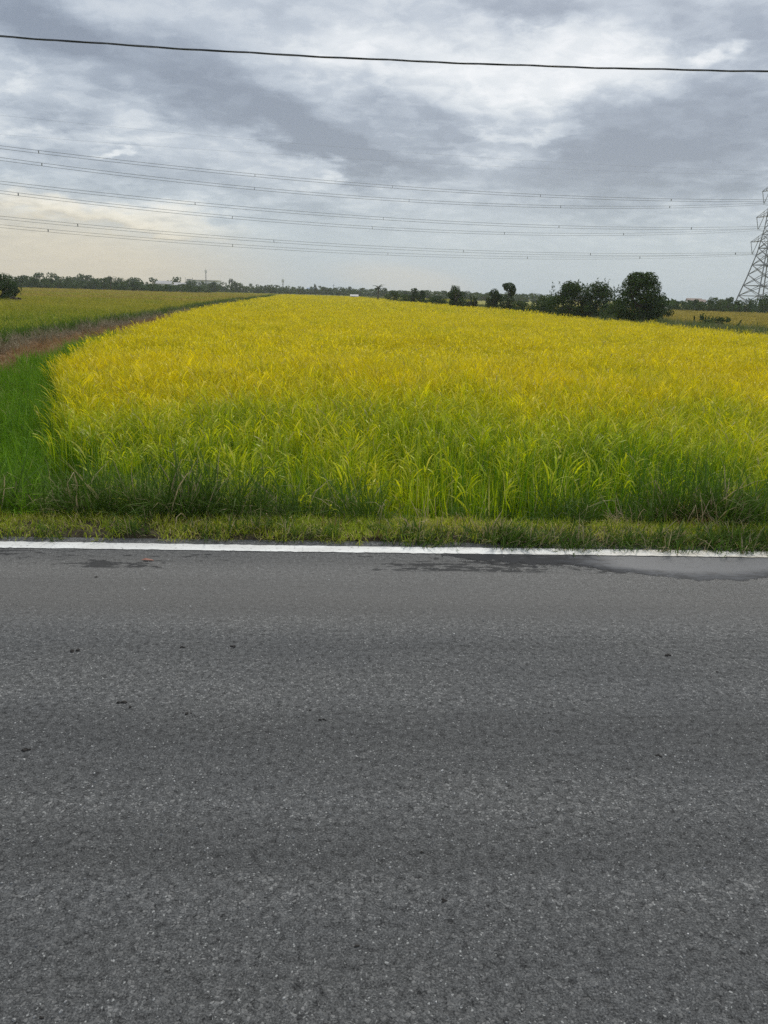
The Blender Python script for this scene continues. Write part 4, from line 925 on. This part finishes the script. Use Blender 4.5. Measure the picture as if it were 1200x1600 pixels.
# twisted service cable overhead, near
M_CAB = plain('black cable sheath', (0.055, 0.057, 0.062), 0.5, 0.2, 4.0)
M_CAB2 = plain('grey messenger wire', (0.17, 0.17, 0.18), 0.4, 0.2, 4.0)
e = empty('overhead_cable', (0.56, 15.0, 5.49)); tag(e, 'thick dark overhead cable strung right across the top of the sky', 'cable')
def cz(x): return 0.0021 * (x - .3) ** 2 + 0.0006 * x
xs_ = np.arange(-40, 40.1, .05 * 4)
for nm, ph, r, m_ in (('core', 0, .0085, M_CAB), ('core', 3.14, .0085, M_CAB), ('messenger_wire', 1.57, .006, M_CAB2)):
    b = MB(); o_ = .008 if nm == 'core' else .015
    b.tube([(x, o_ * math.cos(x * 2.6 + ph), cz(x) + o_ * math.sin(x * 2.6 + ph)) for x in xs_], r, 6); b.build(nm, m_, e, True)

# ------------------------------------------------------------------ far buildings and masts
M_WALL = plain('white sheet cladding', (0.62, 0.63, 0.63), 0.6, 0.06, .5)
M_WALL2 = plain('cream render', (0.48, 0.45, 0.40), 0.8, 0.1, .8)
M_ROOF = plain('weathered roof sheet', (0.30, 0.29, 0.28), 0.6, 0.2, .8)
M_ROOFB = plain('brown roof tiles', (0.16, 0.11, 0.085), 0.8, 0.2, 2)
M_DARK = plain('dark opening', (0.03, 0.035, 0.04), 0.3, 0.1, 1)
M_BLUE = plain('blue sheet', (0.12, 0.20, 0.34), 0.6, 0.1, 1)
fac = empty('factory', (-99.1, 551, -.6)); tag(fac, 'long low white factory shed behind the left treeline', 'factory')
b = MB(); b.box(-10.6, 10.6, 0, 12, 0, 6.3); b.build('wall', M_WALL, fac)
b = MB(); b.box(-11.0, 11.0, -.4, 12.4, 6.3, 6.75); b.box(-10.4, -8.0, 0, 6, 6.75, 7.2); b.build('roof', M_ROOF, fac)
for k in range(6):
    x = -8.6 + k * 3.3; w_ = MB(); w_.box(x - .9, x + .9, -.06, .1, 3.6, 4.7); fr_ = w_.build('window', M_DARK, fac)
    w2 = MB(); w2.box(x - 1.05, x + 1.05, -.1, .05, 3.4, 3.6); w2.build('sill', M_ROOF, fr_)
b = MB(); b.box(4.6, 8.6, -.08, .1, 0, 3.2); b.build('door', M_ROOF, fac)
b = MB(); b.box(-16, -10.6, 1, 9, 0, 4.4); b.build('annex', M_WALL2, fac)

def house(name, x, y, w_, d_, hw_, hr, mw, mr, label, rz=0.0, cat='house'):
    e = empty(name, (x, y, -.6), rz); tag(e, label, cat)
    b = MB(); b.box(-w_ / 2, w_ / 2, -d_ / 2, d_ / 2, 0, hw_); b.add([(-w_ / 2, -d_ / 2, hw_), (-w_ / 2, d_ / 2, hw_), (-w_ / 2, 0, hw_ + hr * .92)], [(0, 1, 2)]); b.add([(w_ / 2, -d_ / 2, hw_), (w_ / 2, d_ / 2, hw_), (w_ / 2, 0, hw_ + hr * .92)], [(0, 2, 1)])
    b.build('wall', mw, e)
    o_ = .35; b = MB()
    for s in (-1, 1):
        p = [(-w_ / 2 - o_, s * (d_ / 2 + o_), hw_ - .12), (w_ / 2 + o_, s * (d_ / 2 + o_), hw_ - .12), (w_ / 2 + o_, 0, hw_ + hr), (-w_ / 2 - o_, 0, hw_ + hr)]
        b.add(p + [(q[0], q[1], q[2] + .09) for q in p], [(0, 1, 2, 3), (4, 5, 6, 7), (0, 1, 5, 4), (0, 3, 7, 4), (1, 2, 6, 5)])
    b.build('roof', mr, e)
    for s in (-1, 1):
        b = MB(); b.box(s * w_ * .3 - w_ * .09, s * w_ * .3 + w_ * .09, -d_ / 2 - .04, -d_ / 2 + .05, hw_ * .45, hw_ * .78); b.build('window', M_DARK, e)
    b = MB(); b.box(-w_ * .07, w_ * .07, -d_ / 2 - .04, -d_ / 2 + .05, 0, hw_ * .72); b.build('door', M_DARK, e)
house('house', -72.8, 321.9, 5.6, 5, 3.0, 1.0, M_WALL, M_ROOF, 'pale gabled house roof above the treeline, left of the factory')
house('house', -69.2, 330.7, 5.4, 5, 2.7, .9, M_WALL2, M_ROOF, 'cream house right of the pale gabled one, before the factory', .2)
house('house', -39.4, 478.4, 4.2, 5, 1.7, .8, M_WALL, M_ROOF, 'tiny white house right of the lone mast')
house('house', -20.8, 459.5, 5.1, 5, 2.6, .9, M_WALL, M_BLUE, 'tiny white house with bluish roof in the middle treeline')
house('house', -12.6, 452, 3.2, 4, 2.1, .7, M_WALL2, M_ROOF, 'tiny cream hut near the middle of the far treeline')
house('house', 135.2, 306.0, 5.0, 6, 2.4, 1.0, M_WALL, M_ROOFB, 'white house with brown roof left of the pylon feet', -.3)
house('house', 140.5, 312.0, 3.4, 5, 2.2, .9, M_WALL, M_ROOFB, 'small white outbuilding right of the brown roofed house', -.3)
house('house', 152.0, 316.0, 3.0, 4, 2.0, .8, M_WALL2, M_ROOF, 'small cream hut just left of the pylon feet')
house('shed', 30.6, 78.5, 1.3, 1.8, 1.5, .22, M_WALL2, M_ROOF, 'low tin roofed shed beside the big round tree', .1, 'shed')
house('field_hut', 1.5, 190, 1.3, 1.2, 1.15, .3, M_WALL2, M_ROOF, 'tiny white field hut standing alone at the far end of the main paddy', 0, 'hut')

def mast(name, x, y, h, label, head):
    e = empty(name, (x, y, -.6)); tag(e, label, 'mast')
    b = MB()
    for k in range(3):
        a = 2.094 * k; b.rod((.45 * math.cos(a), .45 * math.sin(a), 0), (.22 * math.cos(a), .22 * math.sin(a), h), .12, .09, 5)
    for k in range(int(h / 1.5)):
        z = k * 1.5; f = 1 - .5 * z / h
        for q in range(3):
            a0, a1 = 2.094 * q, 2.094 * (q + 1)
            b.rod((.45 * f * math.cos(a0), .45 * f * math.sin(a0), z), (.45 * f * math.cos(a1), .45 * f * math.sin(a1), z + 1.5), .05, None, 4, cap=False)
    b.build('lattice_shaft', M_STEEL, e)
    for k in range(3):
        a = 2.094 * k + .4; b = MB(); b.box(-.2, .2, -.12, .12, -.9, .9); o = b.build('antenna', M_WALL if head else M_STEEL, e); o.location = (.6 * math.cos(a), .6 * math.sin(a), h - 1.0); o.rotation_euler.z = a
    b = MB(); b.rod((0, 0, h), (0, 0, h + 1.2), .06, .03, 5); b.build('lightning_rod', M_STEEL, e)
mast('radio_mast', -96.2, 548, 13.3, 'lattice radio mast standing by the white factory', True)
mast('radio_mast', -40.4, 498.4, 8.2, 'lone slender mast in the gap of the middle treeline', True)
for x, y, h, lab in ((-110.2, 549, 8.2, 'thin pole at the left end of the white factory'), (-105.2, 548, 8.3, 'thin pole in front of the white factory roof'), (-7.6, 420, 5.5, 'thin lone pole in the far middle treeline')):
    e = empty('utility_pole', (x, y, -.6)); tag(e, lab, 'pole'); b = MB(); b.rod((0, 0, 0), (0, 0, h), .14, .09, 6); b.build('shaft', M_STEEL, e); b = MB(); b.box(-.5, .5, -.05, .05, h - .7, h - .55); b.build('crossbar', M_STEEL, e)

# ------------------------------------------------------------------ dirt on the road
M_CLOD = plain('dark damp earth', (0.020, 0.017, 0.014), 0.9, 0.4, 60)
CL = [(-1.207, 3.228, .030, 'largest dark clod on the left of the road'), (-.863, 2.773, .024, 'dark flat clod, left of a close pair on the road'), (-.833, 2.739, .014, 'small clod right of the close pair on the road'),
      (-.602, 2.692, .018, 'small dark clod right of the close pair'), (-.511, 3.283, .022, 'dark crumb beside pale chips on the road'), (-.737, 3.267, .020, 'flat dark crumb between the largest clod and the pale chips'),
      (-.071, 2.647, .016, 'dark clod near the middle of the road, lower of two'), (-.128, 2.718, .012, 'tiny clod near the middle of the road, upper of two'), (.247, 1.909, .010, 'small dark crumb in the near middle of the road'),
      (.291, 1.723, .011, 'dark round crumb nearest the middle of the road bottom'), (.047, 1.575, .013, 'crumbly dark clod nearest to the viewer'), (-1.119, 2.444, .020, 'flat dark clod at the left edge of the road'),
      (1.531, 3.218, .024, 'dark flattened clod on the right of the road'), (1.158, 2.406, .014, 'small dark crumb right of the middle of the road'), (-.667, 1.388, .010, 'crumb in the bottom left corner of the road'),
      (-1.403, 4.154, .014, 'crumb left of centre near the white line'), (1.685, 3.055, .012, 'tiny crumb below the flattened clod on the right')]
for i, (x, y, r, lab) in enumerate(CL):
    r *= .82; rng = np.random.RandomState(60 + i); b = MB()
    for q in range(6 if r > .009 else 3):
        cx, cy2, rr = rng.normal(0, r * .5), rng.normal(0, r * .25), r * rng.uniform(.22, .5)
        ring = [[(cx + rr * math.cos(a) * s * rng.uniform(.8, 1.2), cy2 + rr * .7 * math.sin(a) * s * rng.uniform(.8, 1.2), rr * hgt_ * rng.uniform(.8, 1.1)) for a in np.linspace(0, 6.283, 8)[:-1]] for s, hgt_ in ((1, -.05), (.95, .25), (.55, .55))]
        vs = [p for g in ring for p in g] + [(cx, cy2, rr * .6)]
        fs = [(a * 7 + k, a * 7 + (k + 1) % 7, (a + 1) * 7 + (k + 1) % 7, (a + 1) * 7 + k) for a in range(2) for k in range(7)] + [(14 + k, 14 + (k + 1) % 7, 21) for k in range(7)]
        b.add(vs, fs)
    tag(b.build('dirt_clod', M_CLOD, None, False, (x, y, .001)), lab, 'dirt clod', 'dirt clods dropped on the asphalt')
# reddish leaf by the line
b = MB(); b.add([(-.035, 0, .004), (-.01, .014, .012), (.03, .008, .006), (.045, -.004, .003), (.0, -.014, .009)], [(0, 1, 4), (1, 2, 4), (2, 3, 4)])
tag(b.build('fallen_leaf', plain('dry red leaf', (.20, .075, .045), .7, .2, 30), None, False, (-1.19, 4.44, .001)), 'reddish dry leaf lying on the asphalt near the white line', 'leaf')
# loose stone chips
def chip(seed):
    rng = np.random.RandomState(seed); b = MB(); n = 6
    lo = [(math.cos(6.283 * k / n) * rng.uniform(.7, 1.1), math.sin(6.283 * k / n) * rng.uniform(.5, .9), 0) for k in range(n)]
    hi = [(p[0] * .6 + rng.normal(0, .08), p[1] * .6, rng.uniform(.35, .65)) for p in lo]
    b.add(lo + hi, [(k, (k + 1) % n, n + (k + 1) % n, n + k) for k in range(n)] + [tuple(range(n, 2 * n))], (float(rng.uniform()), 0, 0)); return b
m, t = mat('stone chips'); inst = t.node('ShaderNodeObjectInfo').outputs['Random']
finish(t, principled(t, t.ramp(inst, [(0, (.09, .09, .09)), (.6, (.15, .15, .147)), (.88, (.26, .255, .245)), (1, (.46, .45, .43))]), .6, .4).outputs[0]); M_CHIP = m
C_CHIP = protos('chip', [chip(800 + i) for i in range(6)], M_CHIP)
n = 7000; y = 1.0 + 3.6 * rs.uniform(size=n) ** 1.25; x = rs.uniform(-.6, .6, n) * (y * 1.1 + .6)
keep = rs.uniform(size=n) < np.clip(.35 + .65 * np.exp(-((y - 2.2) / .28) ** 2) + .5 * np.exp(-((y - 3.65) / .14) ** 2) - .3 * np.exp(-((y - 1.7) / .2) ** 2), 0, 1)
x, y = x[keep], y[keep]
scatter('loose_chips', C_CHIP, np.stack([x, y, 0 * x], 1), np.abs(rs.normal(.0022, .0015, len(x))) + .0010, rs.randint(0, 6, len(x)), .2, 'pale stone chips loose on and set in the asphalt')

# ------------------------------------------------------------------ humid air
b = MB(); b.box(-460, 460, -90, 910, -1.9, 64)
m = bpy.data.materials.new('humid air'); m.use_nodes = True; t = NT(m.node_tree)
vp = t.node('ShaderNodeVolumePrincipled'); vp.inputs['Color'].default_value = (0.93, 0.96, 1.0, 1); vp.inputs['Density'].default_value = 0.00026; vp.inputs['Anisotropy'].default_value = 0.2
o_ = t.node('ShaderNodeOutputMaterial'); t.put(o_.inputs['Volume'], vp.outputs[0])
tag(b.build('haze', m), 'thin pale humid haze over the fields', None, None, 'stuff')
